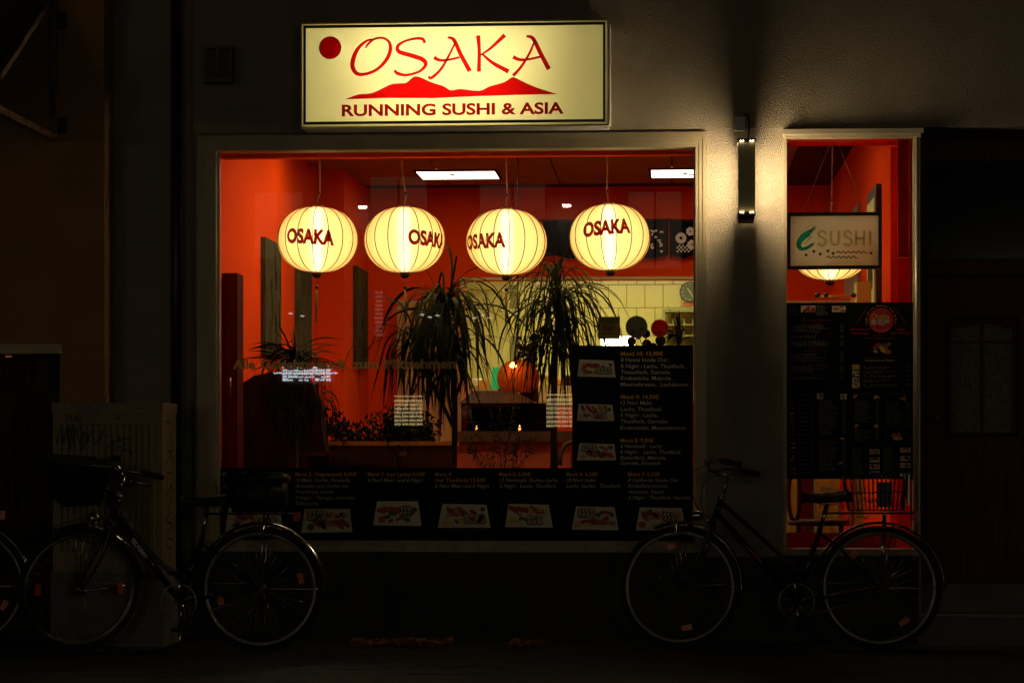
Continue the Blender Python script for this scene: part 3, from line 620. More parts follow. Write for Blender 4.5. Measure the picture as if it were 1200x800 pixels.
# =================================================================== LANTERNS
LH, LR = .203, .252
def lantern(px, py, Y, label, phi, tz, seed, twidth=.30, tail=True, rx=1., tang=0., text=True, lin_tilt=0.):
    p = P(px, py, Y)
    L = thing('paper_lantern', label, 'lantern', p, group='round lanterns hanging in the windows')
    L.rotation_euler = (radians([1, -1.2, .6, -.8, .5][seed - 1]), radians([1.2, -.8, .5, -1.4, .6][seed - 1]), 0)
    prof = []; n = 24
    for i in range(n + 1):
        a = -1.44 + 2.88 * i / n; z = LH * sin(a) / sin(1.44); r = LR * rx * (cos(a) ** .82); prof.append((max(r, .035), z))
    nr = 16
    scal = lambda g_: 1 - .012 * abs(sin(g_ * nr / 2))
    m = MB(); m.lathe(prof, (0, 0, 0), 96, scal=scal); m.build('silk_shade', 'fabric', L)
    for k in range(nr):
        g_ = 2 * pi * (k + seed * .13) / nr
        m = MB(); m.tube([(r * 1.003 * cos(g_), r * 1.003 * sin(g_), z) for r, z in prof], .0029, 5); m.build('rib', mat_rib, L)
    m = MB(); m.tube([(0, 0, -.17), (0, 0, .17)], .03, 14); m.build('bulb', 'core', L)
    m = MB(); m.lathe([(.0001, LH - .005), (.036, LH - .005), (.036, LH + .012), (.0001, LH + .012)], n=24); m.build('top_cap', 'tan', L)
    m = MB(); m.lathe([(.0001, -LH + .003), (.038, -LH + .003), (.038, -LH - .008), (.0001, -LH - .008)], n=24); m.build('bottom_cap', 'tan', L)
    m = MB(); m.lathe([(.0001, -LH - .0081), (.031, -LH - .0081), (.03, -LH - .022), (.016, -LH - .034), (.0001, -LH - .038)], n=20); m.build('finial', 'bead', L)
    if tail:
        m = MB(); m.tube([(0, 0, -LH - .038), (.001, 0, -LH - .09)], .0015, 5); m.build('thread', 'bead', L)
        m = MB(); m.lathe([(.0001, -.014), (.01, -.008), (.013, 0), (.01, .008), (.0001, .014)], (.001, 0, -LH - .092), 12); m.build('bead', 'bead', L)
        m = MB(); m.lathe([(.0001, -LH - .31), (.007, -LH - .31), (.008, -LH - .115), (.0001, -LH - .108)], (.001, 0, 0), 8); m.build('tassel', mat_tassel, L)
    top = gz1 + .25 - p.z
    sd = random.Random(seed)
    pts = [(0, 0, LH + .01), (sd.uniform(-.008, .008), 0, LH + .05), (sd.uniform(-.012, .012), 0, LH + .09), (sd.uniform(-.012, .012), 0, (LH + top) / 2), (sd.uniform(-.01, .01), 0, top)]
    m = MB(); m.tube(cat_rom(pts, 4), .0045, 6); m.build('hanging_cord', mat_cord, L)
    m = MB(); m.lathe([(.0001, -.012), (.009, -.006), (.01, .004), (.0001, .012)], (pts[2][0], 0, pts[2][2]), 10); m.build('hook', 'bead', L)
    if text:
        def wrap(a, b):
            b2 = max(-LH, min(LH, b)); s_ = sin(1.44) * b2 / LH; r = LR * rx * (max(1e-4, 1 - s_ * s_) ** .41) * 1.008 + .001
            g_ = phi + a / LR - pi / 2
            return (r * cos(g_), r * sin(g_), b)
        m = MB()
        text_into(m, 'OSAKA', -twidth / 2, twidth / 2, tz - .004, .086, 0, bold=.05, res=4, tilt=lin_tilt, mapf=wrap); m.build('lettering', mat_ltext, L)
    return L
mat_rib = mat('lantern_rib', (.05, .02, .008), .6); mat_tassel = mat('tassel', (.35, .2, .06), .7); mat_cord = mat('lantern_cord', (.40, .22, .09), .7)
mat_ltext = translucent('lantern_letter', (.16, .004, .003), refl=.2)
YLn = .62
lantern(372, 281, YLn, 'glowing lantern lettered OSAKA, leftmost, hanging before the dark wall boards', -.03, -.03, 1, .315, lin_tilt=-.04)
lantern(474, 281.5, YLn, 'glowing lantern with OSAKA cut off at its right side, above the shorter palm', .84, -.045, 2, .315, lin_tilt=-.05)
lantern(593.5, 284, YLn, 'glowing lantern with OSAKA at its left side, between the two palms', -.56, -.05, 3, .315, lin_tilt=.02)
lantern(714.5, 278.5, YLn, 'glowing lantern lettered OSAKA above the owl sticker and the leaves of a tall palm', -.05, -.01, 4, .31, tail=False, lin_tilt=.06)
lantern(973, 290, .72, 'glowing lantern mostly hidden behind the hanging SUSHI board', 0, 0, 5, tail=False, text=False)

# =================================================================== PLANTS
def leaf_mesh(name, L, wd, elev, curl, mt, seg=11, twist=0.):
    m = MB(); end = random.uniform(-1.54, -1.2); p = Vector((0, 0, 0)); a = elev; pts = [p.copy()]
    for i in range(seg):
        p = p + Vector((cos(a), 0, sin(a))) * L / seg; pts.append(p.copy()); a = max(end, a - curl * (1.5 - 1.0 * i / seg) / seg * 2)
    vs = []
    for i, q in enumerate(pts):
        t = i / seg; w_ = wd * (0.55 + .6 * t * (1 - t) * 4 * .5) * (1 if t < .75 else max(.03, (1 - t) / .25))
        tw = twist * t; vs += [q + Vector((-.15 * w_, -w_ / 2 * cos(tw), w_ / 2 * sin(tw))), q + Vector((0, 0, -.18 * w_)), q + Vector((-.15 * w_, w_ / 2 * cos(tw), -w_ / 2 * sin(tw)))]
    fs = []
    for i in range(seg): a_ = 3 * i; fs += [(a_, a_ + 3, a_ + 4, a_ + 1), (a_ + 1, a_ + 4, a_ + 5, a_ + 2)]
    m.add(vs, fs, 0, True); me = bpy.data.meshes.new(name); me.from_pydata(m.v, [], m.f); me.materials.append(M[mt]); me.polygons.foreach_set('use_smooth', m.sm); return me
def leaf_lib(L, wd, mts, ev=(.4, 1.45), cu=(1.2, 2.6), n=12):
    return [leaf_mesh('leaf', L * random.uniform(.7, 1.1), wd * random.uniform(.7, 1.2), ev[0] + (ev[1] - ev[0]) * i / (n - 1), random.uniform(*cu), mts[i % len(mts)], twist=random.uniform(-1.5, 1.5)) for i in range(n)]
def palm(name, label, trunk, crowns, lib, tr=.025, flare=0.):
    t = thing(name, label, 'plant', trunk[0])
    o0 = Vector(trunk[0]); pts = cat_rom([tuple(Vector(p) - o0) for p in trunk], 6); n = len(pts)
    rs = [tr * (1.1 - .4 * i / n) + (flare * math.exp(-pts[i][2] * 9) if flare else 0) for i in range(n)]
    m = MB(); m.tube(pts, rs, 10); m.build('trunk', 'bark', t)
    for c, cnt, sc, hgt in crowns:
        for k in range(cnt):
            o = link('leaf', random.choice(lib), t); o.location = Vector(c) - o0 + Vector((random.uniform(-.012, .012), random.uniform(-.012, .012), random.uniform(-hgt, hgt * .4)))
            o.rotation_euler = (random.uniform(-.2, .2), random.uniform(-.15, .15), random.uniform(0, 2 * pi)); s_ = sc * random.uniform(.5, 1.15); o.scale = (s_ * random.uniform(.6, 1.0), s_, s_)
    return t
zled = gz0 + .02
MB().box(xl + .01, X(826, .3), .361, 1.35, zled - .09, zled - .001).build('window_ledge', 'darkwood', kind='structure')
def tk(px, py, Y): return tuple(P(px, py, Y))
lib1 = leaf_lib(1.12, .034, ['leaf', 'leafb', 'leaf'], ev=(.2, 1.5), cu=(1.0, 2.0), n=16)
pa = tk(531, 600, .75)
palm('dragon_tree', 'drooping dragon tree with trunk before tan partition under second lantern', [(pa[0], .75, zled), tk(533, 480, .75), tk(530, 420, .74), tk(524, 372, .74)],
     [(tk(523, 366, .74), 100, .94, .12), (tk(513, 354, .74), 36, .74, .08), (tk(486, 405, .8), 60, .72, .10), (tk(529, 415, .74), 70, .74, .16)], lib1, tr=.019)
m = None
da = bpy.data.objects['dragon_tree']
for pts_, r_ in (([(531, 500, .76), (512, 460, .79), (494, 430, .80), (486, 402, .80)], .013), ([(532, 470, .74), (545, 430, .70), (540, 395, .72)], .010)):
    m = MB(); m.tube(cat_rom([tuple(Vector(tk(*p)) - da.location) for p in pts_], 6), r_, 8); m.build('branch', 'bark', da)
lib2 = leaf_lib(1.15, .019, ['leaf', 'leafb', 'leaf', 'leafd'], ev=(.2, 1.53), cu=(1.0, 2.1), n=18)
pb = tk(650, 600, .8)
palm('ponytail_palm', 'tall ponytail palm with fountain of thin leaves between third and fourth lanterns', [(pb[0], .8, zled), tk(649, 500, .8), tk(650, 430, .8), tk(654, 370, .8), tk(655, 330, .8)],
     [(tk(654, 350, .8), 135, .98, .17), (tk(652, 322, .8), 46, .70, .06), (tk(653, 395, .8), 110, .80, .15)], lib2, tr=.022, flare=.11)
lib3 = leaf_lib(.9, .022, ['leafd', 'leafd', 'leaf'], ev=(.3, 1.5), cu=(1.4, 2.3))
pc = tk(345, 600, .9)
palm('weeping_dracaena', 'low dark weeping dracaena filling left window corner above first menu', [(pc[0], .9, zled), tk(344, 500, .9), tk(345, 435, .9)],
     [(tk(345, 428, .9), 105, .78, .05), (tk(322, 468, .85), 60, .5, .05), (tk(372, 475, .85), 60, .5, .05), (tk(345, 490, .8), 60, .5, .05)], lib3, tr=.03)
lib5 = leaf_lib(.55, .020, ['leafd', 'leaf'], ev=(.15, 1.4), cu=(.35, .9))
pt_ = bpy.data.objects['weeping_dracaena']
for k in range(46):
    o = link('leaf', random.choice(lib5), pt_); o.location = Vector(tk(345, 430, .85)) - pt_.location; o.rotation_euler = (random.uniform(-.2, .2), random.uniform(-.2, .2), random.uniform(0, 6.28)); o.scale = (random.uniform(.5, .85),) * 3
lib4 = leaf_lib(.34, .032, ['leafd', 'leaf'], ev=(.6, 1.5), cu=(.2, 1.2))
pd_ = tk(797, 470, 1.1)
palm('spiky_houseplant', 'spiky dark houseplant rising behind the menu beside red round sticker', [(pd_[0], 1.1, zled), tk(797, 450, 1.1), tk(795, 402, 1.1)],
     [(tk(796, 398, 1.1), 30, .72, .03)], lib4, tr=.015)
pe = tk(757, 470, 1.0)
rp = thing('round_leaf_plant', 'plant with dark round leaves just above the menu under the grey sticker', 'plant', (pe[0], 1.0, zled))
m = MB(); m.tube([(0, 0, 0), (0, 0, P(757, 400, 1.0).z - zled)], .006, 6); m.build('stem', 'bark', rp)
for a, b, r in ((740, 400, .03), (774, 399, .034), (758, 403, .03), (748, 394, .02), (765, 407, .03), (757, 391, .028)):
    q_ = P(a, b, 1.0); q0 = Vector((pe[0], 1.0, P(757, 412, 1.0).z)); dlt = (q_ - Vector((pe[0], 1.0, zled)))
    m = MB(); m.tube([q0 - Vector((pe[0], 1.0, zled)), dlt], .003, 5); m.disc(dlt.x, dlt.z, r, -.003, .003, 18); m.build('leaf', 'leafd', rp)
# hedge in planter (many small leaves) and twiggy plant
hd = thing('planter_hedge', 'row of dark leafy shrubs in a trough dividing the dining room', 'hedge')
Yh = 2.2; x0, x1, z0, z1 = rect(384, 522, 524, 530, Yh)
MB().box(x0 - .05, x1 + .05, Yh - .12, Yh + .2, .2, z1).build('trough', 'brownwood', hd); MB().box(x0 - .06, x1 + .06, Yh - .14, Yh + .22, z1 + .0005, z1 + .03).build('rim', 'tan', hd)
def leaf_clump(mb, c, r, n, s, sq=(1, 1, 1)):
    for _ in range(n):
        d = Vector((random.gauss(0, 1), random.gauss(0, 1), random.gauss(0, 1))).normalized() * (random.random() ** .4)
        p = Vector((c[0] + d.x * r * sq[0], c[1] + d.y * r * sq[1], c[2] + d.z * r * sq[2]))
        e = Euler((random.uniform(0, 6.3), random.uniform(0, 6.3), random.uniform(0, 6.3))).to_matrix(); L = s * random.uniform(.7, 1.3); w_ = L * .42
        mb.add([p + e @ Vector(q) for q in ((0, 0, 0), (L * .35, w_ / 2, .01), (L, 0, 0), (L * .35, -w_ / 2, .01))], [(0, 1, 2, 3)], random.randint(0, 1))
m = MB()
for _ in range(34):
    px = random.uniform(386, 522); q_ = P(px, random.uniform(488, 526) + abs(px - 440) * .05, Yh + random.uniform(-.1, .15)); leaf_clump(m, q_, .11, 55, .05)
m.build('foliage', ['leafd', 'leaf'], hd, kind='stuff')
tp = thing('twiggy_plant', 'thin twiggy plant with small leaves before the sushi counter', 'plant')
Yt = 1.6; m = MB(); lf = MB(); root = P(585, 600, Yt)
for _ in range(16):
    tip = P(random.uniform(545, 628), random.uniform(475, 530), Yt + random.uniform(-.15, .15)); mid = (root + tip) / 2 + Vector((random.uniform(-.05, .05), 0, .05))
    pts = cat_rom([tuple(root), tuple(mid), tuple(tip)], 5); m.tube(pts, .0028, 4)
    for p in pts[5:]:
        leaf_clump(lf, p, .035, 4, .028)
m.tube([(root.x, Yt, .2), tuple(root)], .008, 6)
m.build('twigs', 'bark', tp); lf.build('foliage', ['leafd', 'leaf'], tp, kind='stuff')
ds = thing('draped_screen', 'dark draped hump of cloth behind the dracaena at window left', 'screen')
m = MB(); m.prism([(P(a_, b_, 1.9).x, P(a_, b_, 1.9).z) for a_, b_ in ((281, 600), (282, 450), (298, 440), (318, 436), (345, 438), (366, 450), (374, 480), (380, 520), (396, 600))], 1.9, 2.1); m.build('cloth', mat('dark_drape', (.035, .010, .005), .95, var=.6, vs=5, stretch=(4, 4, .5), spec=.05), ds)
# table left behind dracaena
tb = thing('dining_table', 'dark dining table low behind the dracaena and hedge', 'table')
x0, x1, z0, z1 = rect(352, 526, 470, 534, 1.7)
MB().box(x0, x1, 1.6, 2.0, z0, z0 + .03).build('tabletop', 'brownwood', tb)
for a in (x0 + .05, x1 - .05):
    for b in (1.65, 1.95): MB().box(a - .02, a + .02, b - .02, b + .02, .2, z0 - .001).build('leg', 'brownwood', tb)

# =================================================================== MENU POSTERS ON THE GLASS
YP = .045
def px_rect_mb(mb, a, b, c, d, y, mi=0):
    x0, x1, z0, z1 = rect(a, b, c, d, y); mb.flat([(x0, z0), (x1, z0), (x1, z1), (x0, z1)], y, mi)
def sushi_print(parent, poly, seed, y):
    """printed photo: pale platter with coloured pieces; poly four px corners TL TR BR BL"""
    rd = random.Random(seed); y1 = y
    tl, tr, br, bl = [Vector((P(a, b, y1).x, P(a, b, y1).z)) for a, b in poly]
    def at(u, v): return (tl * (1 - u) + tr * u) * (1 - v) + (bl * (1 - u) + br * u) * v
    m = MB(); m.flat([tuple(bl), tuple(br), tuple(tr), tuple(tl)], y1, 0)
    hh = (tl - bl).length; k = 0
    style = seed % 4
    def ell(u, v, a, b, ang, mi):
        nonlocal k; k += 1; c = at(u, v); pts = []
        for i in range(10):
            g_ = 2 * pi * i / 10; ex, ez = a * cos(g_) * hh, b * sin(g_) * hh
            ex *= 1.45; ez *= 1.45
            pts.append((c.x + ex * cos(ang) - ez * sin(ang), c.y + ex * sin(ang) + ez * cos(ang)))
        m.flat(pts, y1 - .0003 - .00004 * k, mi)
    rows = [((.14, .80, .26), (.50, .88, .68), (.14, .40, .70)), ((.30, .86, .66), (.14, .45, .28), (.55, .84, .28)), ((.14, .62, .36), (.62, .88, .40), (.18, .72, .74)), ((.20, .50, .34), (.56, .88, .62), (.16, .44, .74))][style]
    x_, y_, z_ = rows
    n = 5 + seed % 2; ang = -.9 + .35 * (seed % 3)
    for i in range(n):
        u = x_[0] + (x_[1] - x_[0]) * i / (n - 1); v = x_[2] + rd.uniform(-.04, .04); c_ = rd.choice([1, 2, 1, 6]); ell(u, v, .17 + rd.uniform(-.02, .03), .075, ang + rd.uniform(-.25, .25), c_); ell(u + .01, v - .02, .06, .012, ang, 2)
    for r_ in range(2):
        for i in range(3 + seed % 2):
            u = y_[0] + (y_[1] - y_[0]) * i / 3.2 + rd.uniform(-.01, .01); v = y_[2] + (r_ - .5) * .2; ell(u, v, .10, .09, 0, 4); ell(u, v - .01, .07, .06, 0, 0); ell(u, v - .01, .035, .03, 0, rd.choice([1, 2, 3]))
    for i in range(5): ell(rd.uniform(.15, .9), rd.uniform(.2, .8), rd.uniform(.06, .14), rd.uniform(.04, .07), rd.uniform(-1, 1), rd.choice([1, 2, 6, 3, 5, 4]))
    for i in range(4): ell(z_[0] + (z_[1] - z_[0]) * i / 3, z_[2] + rd.uniform(-.08, .08), rd.uniform(.05, .13), .045, rd.uniform(-1, 1), rd.choice([3, 3, 5, 1]))
    ell(rd.uniform(.1, .2), rd.uniform(.7, .82), .11, .10, 0, rd.choice([2, 5, 3])); ell(.9, rd.uniform(.2, .35), .07, .07, .5, rd.choice([3, 5]))
    m.build('sushi_photo', ['print_cream', 'print_red2', 'print_salmon', 'print_green', 'black', 'print_yellow', 'print_shrimp'], parent)
M['letter_edge'] = mat('letter_edge', (.5, .42, .25), .5)
M['print_cream'] = mat('print_cream', (.74, .66, .46), .5, var=.08, vs=40); M['print_red2'] = mat('print_tuna', (.42, .02, .015), .5, var=.3, vs=60); M['print_salmon'] = mat('print_salmon', (.48, .09, .03), .5, var=.3, vs=60); M['print_shrimp'] = mat('print_shrimp', (.5, .24, .14), .5, var=.3, vs=60)
mp = thing('menu_poster', 'wide black menu banner along bottom of the big window with six sushi platters', 'menu')
x0, x1, z0, z1 = rect(257, 548, 814.5, 632, YP); MB().box(gx0 + .013, gx1 - .013, YP + .001, YP + .006, gz0 + .001, Z(530, 548, YP)).build('sheet', 'black', mp)
def lines(parent, px, py, rows, h, dy, name='menu_text', bold0=.012, y=YP, cols=('print_orange', 'print_grey'), width=None, nt=1, shear=.0):
    for i, s in enumerate(rows):
        m = MB(); p_ = P(px, py + i * dy, y)
        text_into(m, s, p_.x, None, p_.z, h / 197., y, bold=bold0 if i < nt else .004, res=2, shear=0 if i < nt else shear)
        m.build(name, cols[0] if i < nt else cols[1], parent)
B5 = [(261, ['Menü 1: (Vegetarisch) 5,50€', '18 Nori Maki: Gurke,', 'Rettich, Avocado'], 1), (346, ['Menü 2: (Vegetarisch) 8,00€', '10 Maki: Gurke, Avocado,', 'Avocado und Gurke mit', 'Frischkäse, Sesam', '3 Nigiri : Tamago, Avocado,', 'Tofutasche'], 1),
      (431, ['Menü 3: (nur Lachs) 9,50€', '6 Nori Maki  und 6 Nigiri'], 1), (510, ['Menü 4:', '(nur Thunfisch) 12,50€', '6 Nori Maki und 6 Nigiri'], 2), (585, ['Menü 5: 6,50€', '12 Norimaki: Gurke, Lachs', '2 Nigiri : Lachs, Thunfisch'], 1),
      (663.5, ['Menü 6: 6,50€', '18 Nori maki:', 'Lachs, Gurke,  Thunfisch'], 1), (736, ['Menü 7: 6,50€', '8 California Inside Out :', 'Krebsfleischimitat,', 'Avocado, Sesam', '2 Nigiri : Thunfisch, Garnele'], 1)]
for px, rows, nt_ in B5: lines(mp, px, 557.5, rows, 4.6, 6.8, nt=nt_, shear=.25)
for k, q in enumerate((((357, 596), (410, 596), (413, 623), (353, 624)), ((442, 587), (490, 587), (494, 616), (437, 615)), ((518.5, 590), (570, 591), (575, 618), (513, 618)), ((596, 590), (643, 591), (648, 618), (592, 617)),
                       ((675, 593), (720, 594), (725, 621), (670, 620)), ((750, 594), (799, 595), (804, 622), (745, 621)), ((268, 594), (328, 594), (332, 623), (264, 623)))): sushi_print(mp, q, k + 1, YP - .0005)
mp2 = thing('menu_poster', 'square black menu poster with Menü 10, 9 and 8 in lower right window corner', 'menu')
a = P(670.5, 404.5, YP); MB().box(a.x, gx1 - .0135, YP - .0005, YP + .005, Z(740, 548.6, YP), Z(740, 404.5, YP)).build('sheet', 'black', mp2)
y2 = YP - .0012
def fitlines(parent, rows, y, shear=0.):
    for s, pa_, pb_, py, h, tt in rows:
        m = MB(); text_into(m, s, X(pa_, y), X(pb_, y), Z((pa_ + pb_) / 2, py, y), h / 197., y, bold=.018 if tt else .006, res=2, shear=shear, tilt=-.004); m.build('menu_text', 'print_orange' if tt else 'print_grey', parent)
fitlines(mp2, [('Menü 10: 13,90€', 727.5, 777, 416.5, 4.8, 1), ('8 Hawai Inside Out :', 727.5, 785, 423.5, 4.8, 0), ('8 Nigiri : Lachs, Thunfisch,', 727.5, 802.5, 431, 4.8, 0), ('Tintenfisch, Garnele,', 727.5, 786, 438, 4.8, 0),
               ('Krebssticks, Makrele', 727.5, 786.5, 445, 4.8, 0), ('Meeresbrasse,  Lachskaviar', 727.5, 807.5, 452.2, 4.8, 0), ('Menü 9: 10,50€', 727.5, 772.5, 467, 4.8, 1), ('12 Nori Maki:', 727.5, 764, 474, 4.8, 0), ('Lachs, Thunfisch', 727.5, 775, 481.3, 4.8, 0),
               ('5 Nigiri : Lachs,', 727.2, 771, 488.3, 4.8, 0), ('Thunfisch, Garnele,', 727.2, 783, 495.5, 4.8, 0), ('Krebssticks, Meeresbrasse', 727, 803.5, 503, 4.8, 0), ('Menü 8: 9,50€', 727, 766, 518, 4.8, 1)], y2)
fitlines(mp2, [('6 Norimaki : Lachs', 727, 776, 524.5, 4.6, 0), ('6 Nigiri :  Lachs, Thunfisch,', 727, 798, 531.3, 4.6, 0), ('Butterfisch, Makrele,', 727, 780.5, 538, 4.6, 0), ('Garnele, Eierstich', 727, 774, 544.3, 4.6, 0)], y2, .25)
for k, q in enumerate((((679, 421), (719, 422.5), (721.5, 442), (676.5, 441)), ((678, 473), (717.5, 474), (720, 493), (676, 493)), ((679, 519), (720, 520), (722, 539), (676, 539)))): sushi_print(mp2, q, k + 11, y2)
# film lettering
o = thing('window_lettering', 'olive film lettering Alle Gerichte auch zum Mitnehmen across the big window', 'lettering')
for s_, pa_, pb_ in (('Alle', 273, 299), ('Gerichte', 305, 366), ('auch', 371.5, 405.5), ('zum', 412.5, 444), ('Mitnehmen', 450, 534)):
    fl_ = MB(); text_into(fl_, s_, X(pa_, YP), X(pb_, YP), Z(400, 431.5, YP), 10.8 / 197, YP, bold=.04, res=3); fl_.build('word', 'film', o)
# round and square stickers
st = thing('sticker', 'square sticker with a round eyed owl mark and green top edge on window', 'sticker', group='stickers on the big window')
x0, x1, z0, z1 = rect(701, 371, 726.5, 397, YP); MB().box(x0, x1, YP + .0, YP + .002, z0, z1).build('backing', translucent('sticker_green', (.20, .20, .04), refl=.5), st)
x0, x1, z0, z1 = rect(703, 378, 724.5, 395.5, YP); MB().box(x0, x1, YP - .001, YP - .0001, z0, z1).build('card', translucent('sticker_card', (.60, .38, .10), refl=.5), st)
m = MB(); y_ = YP - .002
for px in (709, 717.5):
    q_ = P(px, 384, y_); m.tube([(q_.x + .017 * cos(g_), y_, q_.z + .017 * sin(g_)) for g_ in [i * pi / 8 for i in range(16)]], .0022, 4, closed=True); m.disc(q_.x, q_.z, .006, y_ - .001, y_, 10)
q_ = P(713.2, 380, y_); m.ribbon([(q_.x - .045, q_.z), (q_.x, q_.z + .008), (q_.x + .045, q_.z)], [.004, .005, .004], y_); q2 = P(713.2, 387, y_); m.flat([(q2.x - .006, q2.z + .01), (q2.x, q2.z - .01), (q2.x + .006, q2.z + .01)], y_)
m.build('owl_mark', 'darkwood', st)
m = MB(); text_into(m, 'tripadvisor', X(704.5, y_), X(722.5, y_), Z(713, 392, y_), .016, y_, bold=.01); m.build('lettering', 'darkwood', st)
st = thing('sticker', 'round dark grey sticker between the owl sticker and red sticker on window', 'sticker', group='stickers on the big window')
q_ = P(746, 383, YP); m = MB(); m.disc(q_.x, q_.z, .066, YP - .001, YP + .001, 32); m.build('disc', 'bluegrey', st)
m = MB(); m.disc(q_.x - .018, q_.z - .03, .011, YP - .003, YP - .0011, 10); m.disc(q_.x + .03, q_.z - .012, .011, YP - .003, YP - .0011, 10); m.build('blue_mark', mat('blue_ink', (.02, .05, .07), .5), st)
st = thing('sticker', 'round red sticker with yelp lettering on the window above poster', 'sticker', group='stickers on the big window')
q_ = P(773, 384.5, YP); m = MB(); m.disc(q_.x, q_.z, .052, YP - .001, YP + .001, 32); m.build('disc', translucent('sticker_red', (.75, .02, .01), refl=.5), st)
m = MB(); text_into(m, 'yelp', q_.x - .04, q_.x + .015, q_.z - .03, .022, YP - .002, bold=.03); m.build('lettering', 'print_dkred', st)
m = MB()
for k in range(5):
    g_ = k * 2 * pi / 5 + .3; c_ = Vector((q_.x + .03, q_.z - .012)); m.ribbon([tuple(c_ + Vector((cos(g_), sin(g_))) * .004), tuple(c_ + Vector((cos(g_), sin(g_))) * .014)], [.003, .006], YP - .002)
m.build('burst_mark', 'print_pink', st)
m = MB(); text_into(m, 'People love us on', q_.x - .036, q_.x + .036, q_.z + .012, .008, YP - .002, bold=.0); m.build('lettering', 'print_pink', st)

# =================================================================== RIGHT WINDOW CONTENTS
YR = .034
mp3 = thing('menu_poster', 'tall black menu with round red Osaka emblem in the narrow window', 'menu')
x0, x1, z0, z1 = rect(922, 354.5, 1070, 561, YR); MB().box(a0 + .001, a1 - .001, YR, YR + .005, z0, z1).build('sheet', 'black', mp3)
y3 = YR - .001
q_ = P(1032.5, 375.2, y3); m = MB(); m.disc(q_.x, q_.z, .0735, y3 - .0005, y3, 40); m.build('emblem', 'print_red', mp3)
m = MB(); text_into(m, 'Osaka', X(1021, y3), X(1042.5, y3), Z(1032, 373.5, y3), .032, y3 - .0012, bold=.012); m.build('emblem_text', 'print_yellow', mp3)
m = MB(); text_into(m, '寿司屋', X(1020, y3), X(1043, y3), Z(1032, 380.6, y3), .028, y3 - .0012, bold=.01); m.build('emblem_text', 'print_white', mp3)
def arc_text(mb, s, c, r, a_mid, span, h, inside=False):
    n = len(s)
    for i, chh in enumerate(s):
        if chh == ' ': continue
        g_ = a_mid + (span / 2 - span * i / (n - 1)) * (1 if not inside else -1)
        vs, fs_ = text_geo(chh, 0.01, 1); k = h / .72; cx0 = sum(v[0] for v in vs) / len(vs); ro = g_ - pi / 2 + (pi if inside else 0)
        mb.add([(c.x + r * cos(g_) + ((v[0] - cx0) * cos(ro) - v[1] * sin(ro)) * k, y3 - .0012, c.z + r * sin(g_) + ((v[0] - cx0) * sin(ro) + v[1] * cos(ro)) * k) for v in vs], fs_)
m = MB(); arc_text(m, 'Osaka Chinese Running Sushi & Asia', q_, .082, pi / 2, 3.6, .011); m.build('arc_text', 'print_orange', mp3)
m = MB(); arc_text(m, 'Restaurant & Sushi', q_, .068, -pi / 2, 1.5, .007, True); m.build('arc_text', 'print_orange', mp3)
m = MB()
m.ribbon([(X(1017, y3), Z(1017, 359, y3)), (X(1002, y3), Z(1002, 382.5, y3))], [.005, .003], y3); m.build('roof_line', 'print_dkred', mp3); m = MB(); m.ribbon([(X(1046, y3), Z(1046, 359, y3)), (X(1064, y3), Z(1064, 381, y3))], [.005, .003], y3); m.build('roof_line', 'print_dkred', mp3)
for s, pa_, pb_, py in (('Bahnhof Str. 30', 997, 1019, 387), ('52064 Aachen', 998, 1018.5, 391.5), ('Telefon:', 1050, 1061, 387), ('0241 / 40 50 20 1', 1043, 1068, 391.3)):
    m = MB(); text_into(m, s, X(pa_, y3), X(pb_, y3), Z(pa_, py, y3), .0125, y3, bold=.02, res=1); m.build('address_text', 'print_red', mp3)
for s, pa_, pb_, py in (('Öffnungszeiten', 1022, 1040, 393.5), ('täglich von mittags bis abends geöffnet', 1010, 1053, 397), ('Alle Speisen auch zum Mitnehmen', 1009, 1057, 419)):
    m = MB(); text_into(m, s, X(pa_, y3), X(pb_, y3), Z(pa_, py, y3), .010, y3, bold=.0, res=1); m.build('small_text', 'print_dkred', mp3)
m = MB(); text_into(m, 'Alle Speisen auch zum Mitnehmen', X(1013.5, y3), X(1048, y3), Z(1030, 423, y3), .011, y3, bold=0, res=1, shear=.3); m.build('small_text', 'print_grey', mp3)
# perspective plate of sushi, platter photos
def blob(parent, px, py, wpx, hpx, cols, n=7, seed=0, base=None):
    rd = random.Random(seed); m = MB()
    if base is not None: px_rect_mb(m, px - wpx / 2, py - hpx / 2, px + wpx / 2, py + hpx / 2, y3, base)
    for k in range(n):
        q = P(px + rd.uniform(-.36, .36) * wpx, py + rd.uniform(-.33, .33) * hpx, y3); an = rd.uniform(-1, 1); a_ = rd.uniform(.12, .26) * wpx / 197; b_ = rd.uniform(.12, .22) * hpx / 197
        m.flat([(q.x + a_ * cos(g_) * cos(an) - b_ * sin(g_) * sin(an), q.z + a_ * cos(g_) * sin(an) + b_ * sin(g_) * cos(an)) for g_ in [i * pi / 4 for i in range(8)]], y3 - .0003 - .00005 * k, rd.choice(cols))
    m.build('food_photo', ['print_cream', 'print_red2', 'print_salmon', 'print_green', 'black', 'print_yellow', 'print_orange'], parent)
blob(mp3, 947, 362, 17, 7.5, [1, 2, 4], 9, 1, 0); blob(mp3, 983, 362, 16, 7, [1, 2, 6], 9, 2, 0)
blob(mp3, 1032, 408, 24, 15, [3, 4, 2, 1, 4, 5], 22, 3)
for k, py in enumerate((430, 437.5, 445, 451.5)): blob(mp3, 1003, py, 8.5, 6, [1, 4, 1] if k else [5, 6], 4, 20 + k, 0 if k else 5)
for k in range(18): blob(mp3, 929, 469.5 + k * 5.0, 6.5, 3.4, [[1, 1], [1, 2], [1, 1], [0, 0], [2, 6], [5, 2], [2, 3], [1, 1], [1, 2], [1, 1], [6, 5], [5, 0], [6, 2], [6, 5], [0, 3], [1, 1], [6, 5], [5, 3]][k], 3, 40 + k)
